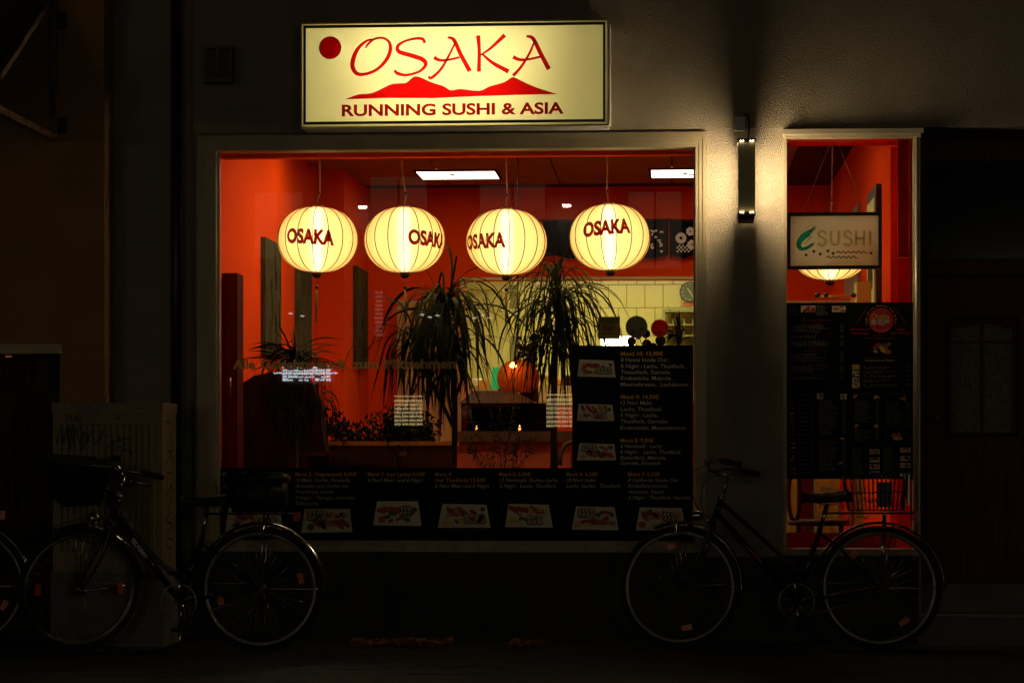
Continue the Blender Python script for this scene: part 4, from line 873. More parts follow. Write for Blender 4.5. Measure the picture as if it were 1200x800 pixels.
for k, (a_, b_) in enumerate(((961, 464), (988.5, 464.5))): blob(mp3, a_, b_, 7, 6.5, [1, 4, 1], 5, 70 + k, 0)
for k, (a_, b_, w1) in enumerate(((1002, 464, 6), (1027, 464.5, 7), (1059, 467, 9), (1003, 499.5, 6), (1027, 499.5, 7), (987, 513, 6), (985.5, 541.5, 5), (1051, 511.5, 12))): blob(mp3, a_, b_, w1, 5 if k < 7 else 11, [5, 6, 2, 0], 7, 80 + k)
for k, (a_, b_) in enumerate(((1025, 529), (1025, 538.5), (1025, 546.5), (1025, 554.5), (1061, 527), (1061, 537), (1061, 545), (1061, 555))): blob(mp3, a_, b_, 11.5, 5.5, [1, 2, 4, 3, 1], 8, 100 + k, 0)
# the small menu rows: dishes in tiny type
W1 = ['Sake Nigiri', 'Maguro Nigiri', 'Tamago', 'Ebi Nigiri mit Garnele', 'Tekka Maki mit Thunfisch', 'Kappa Maki mit Gurke', 'California Inside Out', 'Lachs und Avocado', 'Miso Suppe mit Tofu', 'Gebratene Nudeln mit Gemüse', 'Knusprige Ente mit Reis', 'Hühnerfleisch mit Gemüse', 'Frühlingsrollen', 'Wakame Salat', 'Unagi', 'Surimi Krebsfleisch']
def tiny(px0, px1, py0, dy, n, seed, price=True, hd_=False, var=.45):
    rd = random.Random(seed); m = MB()
    for i in range(n):
        s = rd.choice(W1); py = py0 + i * dy; wd_ = (px1 - px0) * (.82 if price else 1.) * rd.uniform(1 - var, 1)
        text_into(m, s, X(px0, y3), X(px0 + wd_ * .9, y3), Z(px0, py, y3), .0095, y3, bold=0, res=1)
        if price: text_into(m, '%d,%d0' % (rd.randint(2, 14), rd.choice((5, 9, 0))), X(px1 - 4, y3), X(px1, y3), Z(px1, py, y3), .0095, y3, res=1)
    m.build('dish_list', 'print_faint', mp3, kind='stuff')
def head(px, py, wd_, s='Vorspeisen', mt='print_dkred'):
    m = MB(); text_into(m, s, X(px - wd_ / 2, y3), X(px + wd_ / 2, y3), Z(px, py, y3), .011, y3, res=1); m.build('heading', mt, mp3)
tiny(924, 936, 359.5, 1.9, 6, 1, False); tiny(957, 972, 359.5, 1.9, 6, 2, False)
head(957, 376, 36, 'Chinesische Spezialitäten'); head(957, 379.5, 12)
tiny(927, 988.5, 382, 1.75, 5, 3); head(957, 391.5, 8, 'Suppen'); tiny(927, 988.5, 394.2, 1.8, 2, 4); head(957, 398.4, 8, 'Salate'); tiny(927, 988.5, 400.5, 1.75, 4, 5); head(957, 409, 16, 'Gebratene Nudeln'); head(957, 412, 28, 'Hauptspeisen mit Reis')
tiny(927, 988.5, 415, 1.75, 6, 6); head(957, 426.8, 20, 'Vegetarische Gerichte'); tiny(927, 988.5, 429.5, 1.75, 5, 7); head(957, 439.8, 12, 'Desserts'); tiny(927, 988.5, 442.5, 1.75, 2, 8)
tiny(1012, 1066.5, 430.5, 5.2, 5, 9, var=.6); tiny(1012, 1050, 432.3, 5.2, 5, 10, False)
head(944, 463, 13, 'Nigiri Sushi'); head(971, 462.5, 12, 'Maki Sushi')
tiny(936, 953, 469.5, 5.0, 18, 11, var=.3); tiny(960, 991, 470.5, 1.85, 22, 12); tiny(960, 991, 518, 1.85, 19, 13)
head(1015, 462, 16, 'Inside Out'); tiny(1002, 1030, 470.5, 1.85, 14, 14); tiny(1002, 1030, 504, 1.85, 8, 15); head(1050, 462, 22, 'Temaki Sushi'); tiny(1038, 1066, 472, 3.0, 10, 16); head(1032, 521.5, 16, 'Sushi Menüs')
tiny(999, 1016, 526, 1.9, 17, 17, False); tiny(1035, 1053, 526, 1.9, 17, 18, False)
# opening hours film
oh = thing('window_lettering', 'pale opening hours lettering on glass behind the bicycle basket', 'lettering')
for s, pa_, pb_, py in (('Öffnungszeiten', 962, 1014, 577), ('So. & Feiertage', 964, 1030, 588), ('11.30 - 15.00 Uhr', 955, 1018.5, 598), ('17.30 - 22.30 Uhr', 955, 1018.5, 608)):
    m = MB(); text_into(m, s, X(pa_, YR), X(pb_, YR), Z(990, py, YR), 6.2 / 197, YR, bold=.018, res=2); m.build('text_line', 'film_white', oh)
# SUSHI LED board on chains
YBd = .22
sb = thing('hanging_sign', 'black framed hanging board with teal shrimp and dotted SUSHI letters', 'sign')
x0, x1, z0, z1 = rect(922.5, 249, 1033, 315.5, YBd)
m = MB(); frame_ring(m, x0, x1, z0, z1, x0 + .019, x1 - .019, z0 + .021, z1 - .021, YBd - .012, YBd + .02); m.build('frame', 'blackmetal', sb)
MB().box(x0 + .0191, x1 - .0191, YBd, YBd + .015, z0 + .0211, z1 - .0211).build('board', 'plexi', sb)
yd = YBd - .001
def T(u, v): return P(920 + u / 8., 240 + v / 8., yd)      # 8x enlargement of the board
cent = cat_rom([(268, 218, 8), (240, 245, 34), (205, 275, 56), (165, 305, 58), (135, 345, 50), (128, 382, 44), (152, 412, 36), (195, 408, 32), (232, 385, 26), (264, 362, 16)], 6)
m = MB(); m.ribbon([(T(a_, b_).x, T(a_, b_).z) for a_, b_, c_ in cent], [c_ / 8 / 195 for a_, b_, c_ in cent], yd - .001)
for t0_, t1_, w_ in (((262, 226), (285, 208), .010), ((262, 226), (262, 204), .008), ((240, 245), (288, 228), .006)):
    m.ribbon([(T(*t0_).x, T(*t0_).z), (T(*t1_).x, T(*t1_).z)], [.003, w_], yd - .0012)
for k in range(7):
    a_, b_ = 236 - k * 9, 292 + k * 12; m.ribbon([(T(a_, b_).x, T(a_, b_).z), (T(a_ + 20, b_ + 10).x, T(a_ + 20, b_ + 10).z)], [.004, .0015], yd - .0012)
for t1_ in ((284, 350), (280, 372)): m.ribbon([(T(258, 366).x, T(258, 366).z), (T(*t1_).x, T(*t1_).z)], [.003, .001], yd - .0012)
m.build('shrimp_print', 'teal', sb)
m = MB(); q1 = cat_rom([(150, 262), (200, 222), (240, 190), (282, 200), (285, 225)], 5); m.ribbon([(T(*p).x, T(*p).z) for p in q1], [.0018] * len(q1), yd - .001); m.build('shrimp_feeler', 'letter_edge', sb)
m = MB()
for k, (a_, b_, c_) in enumerate(cent[::3]):
    for sgn in (-1, 1):
        q_ = T(a_ + sgn * random.uniform(.2, .5) * c_, b_ + random.uniform(-.3, .3) * c_); m.disc(q_.x, q_.z, .0022, yd - .004, yd - .0011, 6)
for k in range(9): q_ = T(215 + k * 6, 320 - k * 11 + random.uniform(-4, 4)); m.ribbon([(q_.x, q_.z), (q_.x + .012, q_.z - .004)], [.002, .001], yd - .002)
for k in range(5): q_ = T(225 + k * 8, 395 - k * 5); m.ribbon([(q_.x, q_.z), (q_.x + .006, q_.z - .01)], [.002, .001], yd - .002)
m.build('shrimp_dots', 'sign_line', sb)
letters = {'S': [(380, 275), (370, 255), (345, 247), (318, 262), (320, 290), (345, 307), (375, 322), (382, 350), (365, 375), (340, 380), (312, 362)],
           'U': [(430, 250), (430, 290), (430, 330), (440, 362), (465, 375), (492, 365), (503, 330), (503, 290), (503, 250)],
           'S2': [(620, 275), (608, 255), (585, 247), (558, 262), (558, 290), (585, 307), (612, 322), (622, 350), (605, 375), (580, 380), (552, 362)],
           'H': None, 'I': [(797, 250), (797, 380)]}
m = MB(); hl_ = MB()
def dots(pts):
    L = 0; pts = cat_rom(pts, 8) if len(pts) > 2 else [(pts[0][0] + (pts[1][0] - pts[0][0]) * t / 30, pts[0][1] + (pts[1][1] - pts[0][1]) * t / 30) for t in range(31)]; last = None
    hl_.ribbon([(T(*p).x, T(*p).z) for p in pts], [.022] * len(pts), yd - .0004)
    for p in pts:
        if last is None or math.dist(p, last) > 17:
            last = p; q_ = T(*p); m.ribbon([(q_.x - .0035, q_.z + .002), (q_.x + .0035, q_.z - .002)], [.0032, .0032], yd - .003)
for k, v in letters.items():
    if v: dots(v)
for v in ([(665, 245), (665, 380)], [(740, 245), (740, 380)], [(665, 315), (740, 315)]): dots(v)
m.build('letter_dots', 'darkwood', sb); hl_.build('letter_halo', translucent('plexi_pale', (.98, .90, .68), refl=.5), sb)
m = MB(); wv = [(480 + 290 * t / 40, 445 + 10 * sin(t * .95 + 2.4)) for t in range(41)]; m.ribbon([(T(*p).x, T(*p).z) for p in wv], [.0055] * 41, yd - .001)
wv = [(390 + 285 * t / 40, 490 + 10 * sin(t * .95 + 2.4)) for t in range(41)]; m.ribbon([(T(*p).x, T(*p).z) for p in wv], [.0055] * 41, yd - .001)
for a_, b_ in ((197, 470), (270, 437), (330, 462), (402, 433), (450, 455), (805, 453)): q_ = T(a_, b_); m.disc(q_.x, q_.z, .009, yd - .001, yd - .0005, 10)
m.build('wave_print', mat('wave_grey', (.16, .16, .12), .5), sb)
top = P(985, 166, YBd)
for px_, tx_ in ((941, 973), (1014, 982)):
    A_ = P(px_, 249, YBd); B_ = P(tx_, 168, YBd); m = MB(); n = 34
    for k in range(n):
        c_ = A_.lerp(B_, (k + .5) / n); h_ = (B_ - A_).length / n * .62; t_ = (B_ - A_).normalized(); s_ = Vector((t_.z, 0, -t_.x)) if k % 2 else Vector((0, 1, 0))
        m.tube([c_ + t_ * h_ * cos(g_) + s_ * .0035 * sin(g_) for g_ in [i * pi / 3 for i in range(6)]], .0012, 3, closed=True)
    m.build('chain', 'alu', sb)
# inner red frame of the narrow window
m = MB(); x0, x1, z0, z1 = rect(917, 150, 1060, 160, .25); m.box(xD0 - .02, xr, .2, .3, z1, CZ)
m.build('inner_lintel', 'redpaint', kind='structure')
m = MB(); m.box(X(922, .27), X(1052, .27), .27, .273, Z(985, 171, .27), Z(985, 150, .27)); m.build('pelmet', 'redglow', label='bright red pelmet strip along the top of the narrow window', category='pelmet')  # top of the inner frame, made translucent so it glows
m = MB(); m.box(X(1043.5, .28), X(1052, .28), .28, .284, .3, Z(1048, 172, .28)); m.build('curtain_strip', 'redglow', label='upright bright orange red cloth strip beside hanging board', category='curtain')  # side of the inner frame, built translucent to look brightly lit
m = MB(); m.box(X(1053, .3), xr - .002, .33, .334, Z(1060, 301, .3), CZ); m.build('drape', 'deepcloth', label='dark red hanging cloth at the right edge of narrow window', category='cloth')
m = MB(); m.box(X(1052.2, .3), xr - .002, .301, .304, .3, Z(1060, 302, .3)); m.build('lower_drape', 'redcloth', label='red cloth hanging below the darker drape at right edge of narrow window', category='cloth')
m = MB(); m.box(X(915, .3), X(1052, .3), .301, .304, .2, Z(1000, 624, .3)); m.build('window_bulkhead', 'deepcloth', kind='structure')
# framed picture and door on the right wall
pf = thing('framed_picture', 'framed picture with pale mount on the red side wall behind chain', 'picture')
MB().box(xr - .04, xr - .001, 2.0, 2.7, 2.0, 2.95).build('frame', 'blackmetal', pf); MB().box(xr - .045, xr - .0401, 2.08, 2.62, 2.08, 2.87).build('mount', 'cream', pf); MB().box(xr - .05, xr - .0451, 2.2, 2.5, 2.25, 2.7).build('print', 'darkwood', pf)
dd = thing('inner_door', 'pale brown inner door on the side wall seen above hanging board', 'door')
MB().box(xr - .03, xr - .001, 3.6, 4.8, .2, 3.0).build('leaf', mat('inner_door_paint', (.25, .12, .05), .6), dd)
m = MB(); m.tube([(xr - .06, 3.75, 1.25), (xr - .06, 3.87, 1.25)], .01, 6); m.build('handle', 'steel', dd)
# rail with knob, cream post, tiles ledge seen between lantern and menu
rl = thing('coat_rail', 'wooden rail with ball knobs seen just above the tall menu', 'rail')
Yq = 1.3; m = MB(); m.tube([P(957, 348, Yq), P(1002, 348, Yq)], .012, 8); m.build('bar', 'tan', rl)
for px in (958, 968, 1000): m = MB(); q_ = P(px, 346, Yq); m.lathe([(.0001, -.02), (.016, -.012), (.02, 0), (.016, .012), (.0001, .02)], q_, 12); m.build('knob', 'bead', rl)
m = MB(); q_ = P(999, 346, Yq); m.tube([(q_.x, Yq, .2), (q_.x, Yq, q_.z)], .012, 8); m.build('post', 'tan', rl)
o = MB().box(*bbox(1004, 330, 1021, 420, 1.6, 1.8)).build('cream_post', 'cream'); o['label'] = 'cream painted post behind the narrow window above round emblem'; o['category'] = 'post'
tl_ = MB(); x0, x1, z0, z1 = rect(915, 352, 1003, 400, 4.2); tl_.box(x0, x1, 4.21, 4.26, .2, z1 - .002); tl_ = tl_.build('tiled_ledge', 'grout'); tl_['label'] = 'tan tiled low wall seen just above tall menu at left'; tl_['category'] = 'low wall'
for k in range(6): MB().box(x0 + k * .142 + .004, x0 + k * .142 + .138, 4.2, 4.209, z1 - .25, z1).build('tile', 'tan', tl_)
# slat divider under the menu
dv = thing('slatted_divider', 'upright tan and brown boards behind opening hours lettering', 'divider')
for k, (a_, b_, mt_n) in enumerate(((921, 934, 'ochre'), (934.5, 954, 'darkred'), (956, 984, 'ochre'), (985, 1003, 'redpaint'), (1003.5, 1018, 'ochre'), (1019, 1027, 'brownwood'), (1027.5, 1034, 'ochre'), (1035, 1043, 'brownwood'))):
    x0, x1, z0, z1 = rect(a_, 540, b_, 640, 3.4); MB().box(x0, x1, 3.4 + .03 * (k % 2), 3.44 + .03 * (k % 2), .2, z1).build('board', mt_n, dv)
bc = thing('bentwood_chair', 'bentwood chair with looped back behind the narrow window left edge', 'chair')
m = MB(); m.tube([P(931 + 7 * cos(g_), 580 + 30 * sin(g_), .55) for g_ in [i * pi / 10 for i in range(20)]], .014, 8, closed=True); m.build('backrest', 'brownwood', bc)
m = MB(); q_ = P(960, 615, .55); m.lathe([(.0001, 0), (.19, 0), (.19, .03), (.0001, .03)], (q_.x, .58, q_.z), 20); m.build('seat', 'brownwood', bc)
for sx in (-.13, .13): m = MB(); m.tube([(q_.x + sx, .5, q_.z), (q_.x + sx, .5, .2)], .014, 6); m.build('leg', 'brownwood', bc)

# =================================================================== ENTRANCE DOOR AT RIGHT
dr = thing('house_door', 'dark brown panelled house door with arched frosted pane in unlit recess', 'door')
YD = .5
xj = X(1077.6, 0)
m = MB(); m.box(xj, xj + 2.6, YD + .08, YD + .2, 0, ZT); m.build('recess_wall', 'doorwood', bld)
m = MB(); m.box(xD1 + .001, xD1 + .012, .0, YD + .079, 0, zS - .001); m.box(xD1 + .0121, xD1 + 2.6, .3001, YD + .079, zS, ZT); m.build('reveal', 'stucco_grey', bld)
d0, d1 = X(1086, YD), X(1086, YD) + 1.02; dzb, dzt = .36, Z(1150, 325, YD)
m = MB(); frame_ring(m, X(1078, YD), d1 + .09, dzb - .06, dzt + .07, d0 - .008, d1 + .01, dzb - .0, dzt + .008, YD - .03, YD + .079); m.build('door_frame', 'doorwood', dr)
px0, px1, pz0, pz1 = X(1112, YD), X(1190, YD), Z(1150, 508, YD), Z(1150, 385, YD)
leaf_ = MB(); leaf_.box(d0, px0 - .02, YD, YD + .05, dzb, dzt); leaf_.box(px1 + .02, d1, YD, YD + .05, dzb, dzt); leaf_.box(px0 - .0199, px1 + .0199, YD, YD + .05, dzb, pz0 - .02); leaf_.box(px0 - .0199, px1 + .0199, YD, YD + .05, pz1 + .07, dzt)
leaf_.build('door_leaf', 'doorwood', dr)
xm_ = (px0 + px1) / 2; hw = (px1 - px0) / 2
arch = [(px0 + (px1 - px0) * t / 12, pz1 + .045 * (1 - ((t - 6) / 6) ** 2)) for t in range(13)]
m = MB(); m.prism([(px0, pz0), (px1, pz0)] + arch[::-1], YD + .02, YD + .03); m.build('pane', 'frost', dr)
m = MB(); m.tube([(px0, YD - .005, pz0), (px1, YD - .005, pz0)] + [(a_, YD - .005, b_) for a_, b_ in arch[::-1]], .016, 6, closed=True); m.build('pane_moulding', 'doorwood', dr)
m = MB(); m.box(xm_ - .008, xm_ + .008, YD + .0, YD + .019, pz0, pz1 + .04); m.box(px0, xm_ - .0081, YD + .0, YD + .019, pz1 - .09, pz1 - .075); m.box(xm_ + .0081, px1, YD, YD + .019, pz1 - .09, pz1 - .075); m.build('glazing_bar', 'doorwood', dr)
for i_, (a_, b_) in enumerate(((.0, .045),)):
    x0, x1, z0, z1 = rect(1117, 540, 1185, 612, YD); m = MB(); frame_ring(m, x0, x1, z0, z1, x0 + .03, x1 - .03, z0 + .03, z1 - .03, YD - .014, YD - .0005); m.box(x0 + .055, x1 - .055, YD - .016, YD - .0005, z0 + .055, z1 - .055); m.build('raised_panel', 'doorwood', dr)
m = MB(); q_ = P(1084, 490, YD); m.lathe([(.0001, -.05), (.018, -.045), (.022, -.03), (.01, -.02), (.01, 0)], (d0 + .05, YD - .0, q_.z), 14, 'y'); m.build('handle', 'steel', dr)
for k in range(2):
    o = MB().box(xj + .001, xj + 2.4, -.16 + .3 * k - .001 * k, YD + .07, .17 * k + (.001 if k else 0), .17 * (k + 1)).build('door_step', 'concrete'); o['label'] = ['lower concrete step before the dark house door', 'upper concrete step before the dark house door'][k]; o['category'] = 'step'
o = MB().box(X(1090, YD), X(1086, YD) + 1., YD + .06, YD + .079, dzt + .12, 2.9).build('transom_pane', 'dusk', bld)
m = MB(); q_ = X(1078, 0) + 1.45; m.box(q_, q_ + 4, 0, .4, 0, zS); m.build('right_wall', 'stucco_grey', bld)

# =================================================================== STREET CABINET
cbn = thing('utility_cabinet', 'beige ribbed street utility cabinet marked 7A40 with black graffiti', 'cabinet')
YF = -.52; x0, x1 = X(62, YF), X(190, YF); zc0 = Z(126, 670, YF); zc1 = Z(126, 484, YF); ztp = Z(126, 471.5, YF); YBk = YF + .34
m = MB(); m.box(x0 - .006, x1 + .006, YF - .008, YBk + .006, zc1 + .001, ztp); m.build('lid', 'cabinet', cbn)
for px in (72, 115, 166): a_ = rect(px - 8, 475, px + 8, 480, YF)
for px in (76, 116, 166): x_, xx_, z_, zz_ = rect(px - 8, 475, px + 8, 480, YF); MB().box(x_, xx_, YF - .011, YF - .0085, z_, zz_).build('lid_catch', 'blackmetal', cbn)
MB().box(x0, x1, YF, YBk, zc0, zc1).build('body', 'cabinet', cbn)
nr_ = 16; rw = (x1 - x0 - .06) / nr_; zr1 = Z(126, 496, YF)
for k in range(nr_):
    xa = x0 + .03 + k * rw; zt2 = zr1
    m = MB(); m.add([(xa + .006, YF - .0005, zc0 + .12), (xa + rw * .3, YF - .014, zc0 + .13), (xa + rw * .62, YF - .014, zc0 + .13), (xa + rw - .008, YF - .0005, zc0 + .12), (xa + .006, YF - .0005, zt2), (xa + rw * .3, YF - .014, zt2 - .01), (xa + rw * .62, YF - .014, zt2 - .01), (xa + rw - .008, YF - .0005, zt2)],
                    [(0, 1, 5, 4), (1, 2, 6, 5), (2, 3, 7, 6), (0, 3, 2, 1), (4, 5, 6, 7)]); m.build('rib', 'cabinet', cbn)
MB().box(x0 - .01, x1 + .01, YF - .012, YBk + .01, 0, zc0 - .001).build('base', 'concrete', cbn)
m = MB(); text_into(m, '7A40', X(76, YF), X(95, YF), Z(85, 494.3, YF), .042, YF - .002, bold=.02, res=2); m.build('stencil', 'graffiti', cbn)
m = MB(); text_into(m, 'A', X(136, YF), X(141, YF), Z(138, 492, YF), .03, YF - .002, bold=.02, res=2); m.build('stencil', 'graffiti', cbn)
rd = random.Random(5)
def scribble(name, cx_, cz_, sx, sz, n, y):
    m = MB(); pts = [(cx_ + rd.uniform(-sx, sx), cz_ + rd.uniform(-sz, sz)) for _ in range(n)]; pts.sort(key=lambda p: p[0] + rd.uniform(-sx, sx) * .35); pts = cat_rom(pts, 5); m.ribbon(pts, [.006] * len(pts), y); m.build(name, 'graffiti', cbn)
for px, py, sx, sy in ((76, 512, 9, 14), (90, 514, 9, 15), (104, 516, 8, 14), (118, 512, 10, 8), (134, 524, 12, 8), (146, 517, 14, 6), (150, 530, 9, 6)):
    q_ = P(px, py, YF); scribble('graffiti_tag', q_.x, q_.z, sx / 206, sy / 206, 10, YF - .0155)
q_ = P(98, 620, YF); m = MB(); m.ribbon([(q_.x + .16 * cos(g_) * (1 + .2 * sin(3 * g_)), q_.z + .07 * sin(g_) + .02 * sin(2 * g_)) for g_ in [i * .25 for i in range(26)]], [.01] * 26, YF - .0158); m.build('graffiti_tag', mat('graffiti_green', (.03, .07, .02), .5), cbn)
# vertical tag on the side
xs_ = x1 + .001; m = MB()
segs = [[(.2, 0), (.8, .02), (.65, .12), (.7, .2)], [(.3, .24), (.75, .25), (.2, .34), (.15, .38)], [(.5, .26), (.8, .3), (.55, .38)], [(.3, .42), (.85, .43), (.7, .55)], [(.25, .45), (.35, .54)], [(.2, .60), (.8, .52), (.6, .66), (.85, .62), (.4, .72)], [(.7, .74), (.2, .8), (.8, .84), (.3, .92), (.85, .97)], [(.2, 1.0), (.7, 1.05), (.3, 1.15), (.75, 1.2)], [(.6, 1.22), (.3, 1.35), (.55, 1.42)]]
ztop_ = Z(190, 493, YF)
for sg_ in segs:
    pts = cat_rom([(YF + .03 + a_ * .26, ztop_ - b_ * .72) for a_, b_ in sg_], 5); n = len(pts)
    L_ = []; R2 = []
    for i in range(n):
        a_ = Vector(pts[max(0, i - 1)]); b_ = Vector(pts[min(n - 1, i + 1)]); t_ = (b_ - a_).normalized(); q_ = Vector((-t_.y, t_.x)) * .006; p_ = Vector(pts[i]); L_.append(p_ + q_); R2.append(p_ - q_)
    m.add([(xs_ + .0005, p.x, p.y) for p in L_ + R2], [(i, i + 1, n + i + 1, n + i) for i in range(n - 1)])
m.build('graffiti_tag', 'graffiti', cbn)

# =================================================================== BICYCLES
def ring_mesh(R, r, n=72, k=8): 
    m = MB(); m.tube([(R * cos(2 * pi * i / n), 0, R * sin(2 * pi * i / n)) for i in range(n)], r, k, closed=True); return m
def bike(ref, Y, s, pts, label, steer=0., rz=0., lean=0., silver=False, extras=(), decal=None):
    px0, pyg = ref
    root = thing('bicycle', label, 'bicycle', (X(px0, Y), Y, 0), rot=(lean, 0, rz), group=None)
    def q(p, y=0): return Vector(((p[0] - px0) / s, y, (pyg - p[1]) / s))
    R = .352
    H0, H1 = q(pts['head_top']), q(pts['head_bot']); ax = (H0 - H1).normalized(); RM = Matrix.Rotation(steer, 3, ax)
    st = lambda v: H1 + RM @ (v - H1)
    def wheel(name, c, xf, seed):
        off = lambda v: (xf(v + c) if xf else v + c)
        def mk(fn, nm, mt, par): m = MB(off); fn(m); return m.build(nm, mt, par)
        w_ = mk(lambda m: m.tube([((R - .019) * cos(2 * pi * i / 72), 0, (R - .019) * sin(2 * pi * i / 72)) for i in range(72)], .0185, 10, closed=True), name, 'rubber', root)
        def rim(m):
            n = 72
            for y_ in (-.011, .011): m.tube([(.312 * cos(2 * pi * i / n), y_, .312 * sin(2 * pi * i / n)) for i in range(n)], .006, 6, closed=True)
            m.tube([(.306 * cos(2 * pi * i / n), 0, .306 * sin(2 * pi * i / n)) for i in range(n)], .010, 6, closed=True)
        mk(rim, 'rim', 'steel', w_)
        def sp(m):
            for k in range(32):
                g_ = 2 * pi * k / 32 + seed; sd = (-1 if k % 2 else 1); g2 = g_ + (.5 if (k // 2) % 2 else -.5)
                m.tube([(.028 * cos(g2 + g_ * 0), sd * .028, .028 * sin(g2)), (.303 * cos(g_), 0, .303 * sin(g_))], .0011, 3)
        mk(sp, 'spokes', 'chrome', w_)
        mk(lambda m: (m.lathe([(.0001, -.05), (.008, -.05), (.008, -.035), (.03, -.032), (.03, -.026), (.014, -.02), (.014, .02), (.03, .026), (.03, .032), (.008, .035), (.008, .05), (.0001, .05)], n=16, axis='y')), 'hub', 'steel', w_)
        for k in range(2):
            g_ = seed * 3 + 1.9 + k * pi
            mk(lambda m: m.add([(.235 * cos(g_) + u * cos(g_) - v * sin(g_), y_, .235 * sin(g_) + u * sin(g_) + v * cos(g_)) for y_ in (-.008, .008) for u, v in ((-.014, -.03), (.014, -.03), (.017, .03), (-.017, .03))],
               [(0, 1, 2, 3), (7, 6, 5, 4), (0, 4, 5, 1), (1, 5, 6, 2), (2, 6, 7, 3), (3, 7, 4, 0)]), 'spoke_reflector', 'orange', w_)
        return w_
    rh, fh = q(pts['rear']), q(pts['front']); rh.z = R; fh.z = R
    wheel('rear_wheel', rh, None, pts.get('rs', .3)); wheel('front_wheel', fh, st, pts.get('fsd', .1))
    bb = q(pts['bb']); stp = q(pts['seat_tube']); sdl = q(pts['saddle'])
    fr = MB()
    fr.tube([H1, H0], .019, 12); fr.tube([bb, stp], .0155, 12)
    d1_ = H1 + ax * .03
    if pts.get('mixte'):
        fr.tube(cat_rom([tuple(H0 - ax * .02), tuple((H0 - ax * .02).lerp(bb + (stp - bb) * .35, .5)), tuple(bb + (stp - bb) * .33)], 5), .013, 10)
    else:
        fr.tube(cat_rom([tuple(H0 - ax * .03), tuple((H0 - ax * .03).lerp(bb, .45) + Vector((0, 0, -.005))), tuple(bb.lerp(stp, .28))], 5), .014, 10)
    fr.tube([d1_, bb], .018, 12); fr.lathe([(.0001, -.036), (.023, -.036), (.023, .036), (.0001, .036)], bb, 16, 'y')
    for y_ in (-1, 1):
        fr.tube([bb + Vector((0, y_ * .03, 0)), rh + Vector((0, y_ * .062, 0))], .009, 8)
        fr.tube([stp + Vector((0, y_ * .012, -.03)), stp.lerp(rh, .3) + Vector((0, y_ * .04, 0)), rh + Vector((0, y_ * .062, 0))], .007, 8)
        fr.box(rh.x - .02, rh.x + .015, y_ * .062 - .003, y_ * .062 + .003, rh.z - .02, rh.z + .02)
    frm = fr.build('frame', 'blackpaint', root)
    f = MB(st); crown = H1 - ax * .035; f.tube([H1, crown], .017, 10); f.tube([crown + Vector((0, -.05, 0)), crown + Vector((0, .05, 0))], .013, 8)
    for y_ in (-1, 1): f.tube(cat_rom([tuple(crown + Vector((0, y_ * .05, 0))), tuple((crown - ax * .18) + Vector((0, y_ * .055, 0))), tuple(fh + Vector((.0, y_ * .055, 0)))], 6), [.0125 - .0055 * i / 12 for i in range(13)], 8)
    f.build('fork', 'blackpaint', root)
    stem_t = q(pts['stem'])
    m = MB(st); m.tube([H0 - ax * .01, H0 + ax * .015], .022, 12); m.tube([H0, stem_t], .0115, 10); bc_ = stem_t + Vector((-.055, 0, .012)); m.tube([stem_t, bc_], .012, 10); m.lathe([(.0001, -.022), (.02, -.022), (.02, .022), (.0001, .022)], bc_, 14, 'y'); m.build('stem', 'chrome', root)
    m = MB(st)
    half = [(0, 0, 0), (-.012, .06, .0), (-.03, .13, .02), (-.01, .21, .045), (.055, .27, .045), (.17, .30, .02)]
    full = [(a_, -b_, c_) for a_, b_, c_ in half[::-1]] + half[1:]
    m.tube(cat_rom([tuple(bc_ + Vector(v)) for v in full], 6), .0112, 10); hb = m.build('handlebar', 'chrome', root)
    for y_ in (-1, 1):
        m = MB(st); m.tube([bc_ + Vector((.065, y_ * .273, .044)), bc_ + Vector((.12, y_ * .288, .032)), bc_ + Vector((.185, y_ * .302, .017))], [.016, .0185, .017], 12); m.build('grip', 'rubber', hb)
        m = MB(st); m.tube(cat_rom([tuple(bc_ + Vector((.03, y_ * .25, .04))), tuple(bc_ + Vector((.01, y_ * .27, .0))), tuple(bc_ + Vector((.07, y_ * .29, -.012))), tuple(bc_ + Vector((.13, y_ * .30, -.03)))], 4), .0045, 6); m.build('brake_lever', 'chrome', hb)
        m = MB(st); m.tube(cat_rom([tuple(bc_ + Vector((.0, y_ * .24, .03))), tuple(bc_ + Vector((-.11, y_ * .2, -.02))), tuple(bc_ + Vector((-.12, y_ * .1, -.16))), tuple(H1 + Vector((-.04, y_ * .03, -.03)))], 6), .0025, 5); m.build('brake_cable', 'rubber', hb)
    m = MB(st); b_ = bc_ + Vector((-.03, -.13, .05)); m.lathe([(.0001, .02), (.016, .016), (.026, .004), (.027, -.006), (.0001, -.006)], b_, 16); m.build('bell', 'chrome', hb)
    # saddle
    sd_prof = [(-.14, .012, .0), (-.10, .022, .004), (-.03, .035, .0), (.04, .065, .004), (.09, .095, .012), (.125, .09, .012), (.14, .06, .004)]
    m = MB(); vs = []
    for x_, w_, h_ in sd_prof:
        for k in range(9): g_ = pi * k / 8; vs.append((sdl.x + x_, sdl.y - w_ * cos(g_), sdl.z + h_ + .030 * sin(g_) - (.028 if k in (0, 8) else 0)))
    m.add(vs, [(i * 9 + j, i * 9 + j + 1, (i + 1) * 9 + j + 1, (i + 1) * 9 + j) for i in range(len(sd_prof) - 1) for j in range(8)] + [tuple(range(9)), tuple(range(54 + 8, 53, -1))] + [(i * 9, (i + 1) * 9, (i + 1) * 9 + 8, i * 9 + 8) for i in range(6)], 0, True)
    sdo = m.build('saddle', 'leather', root)
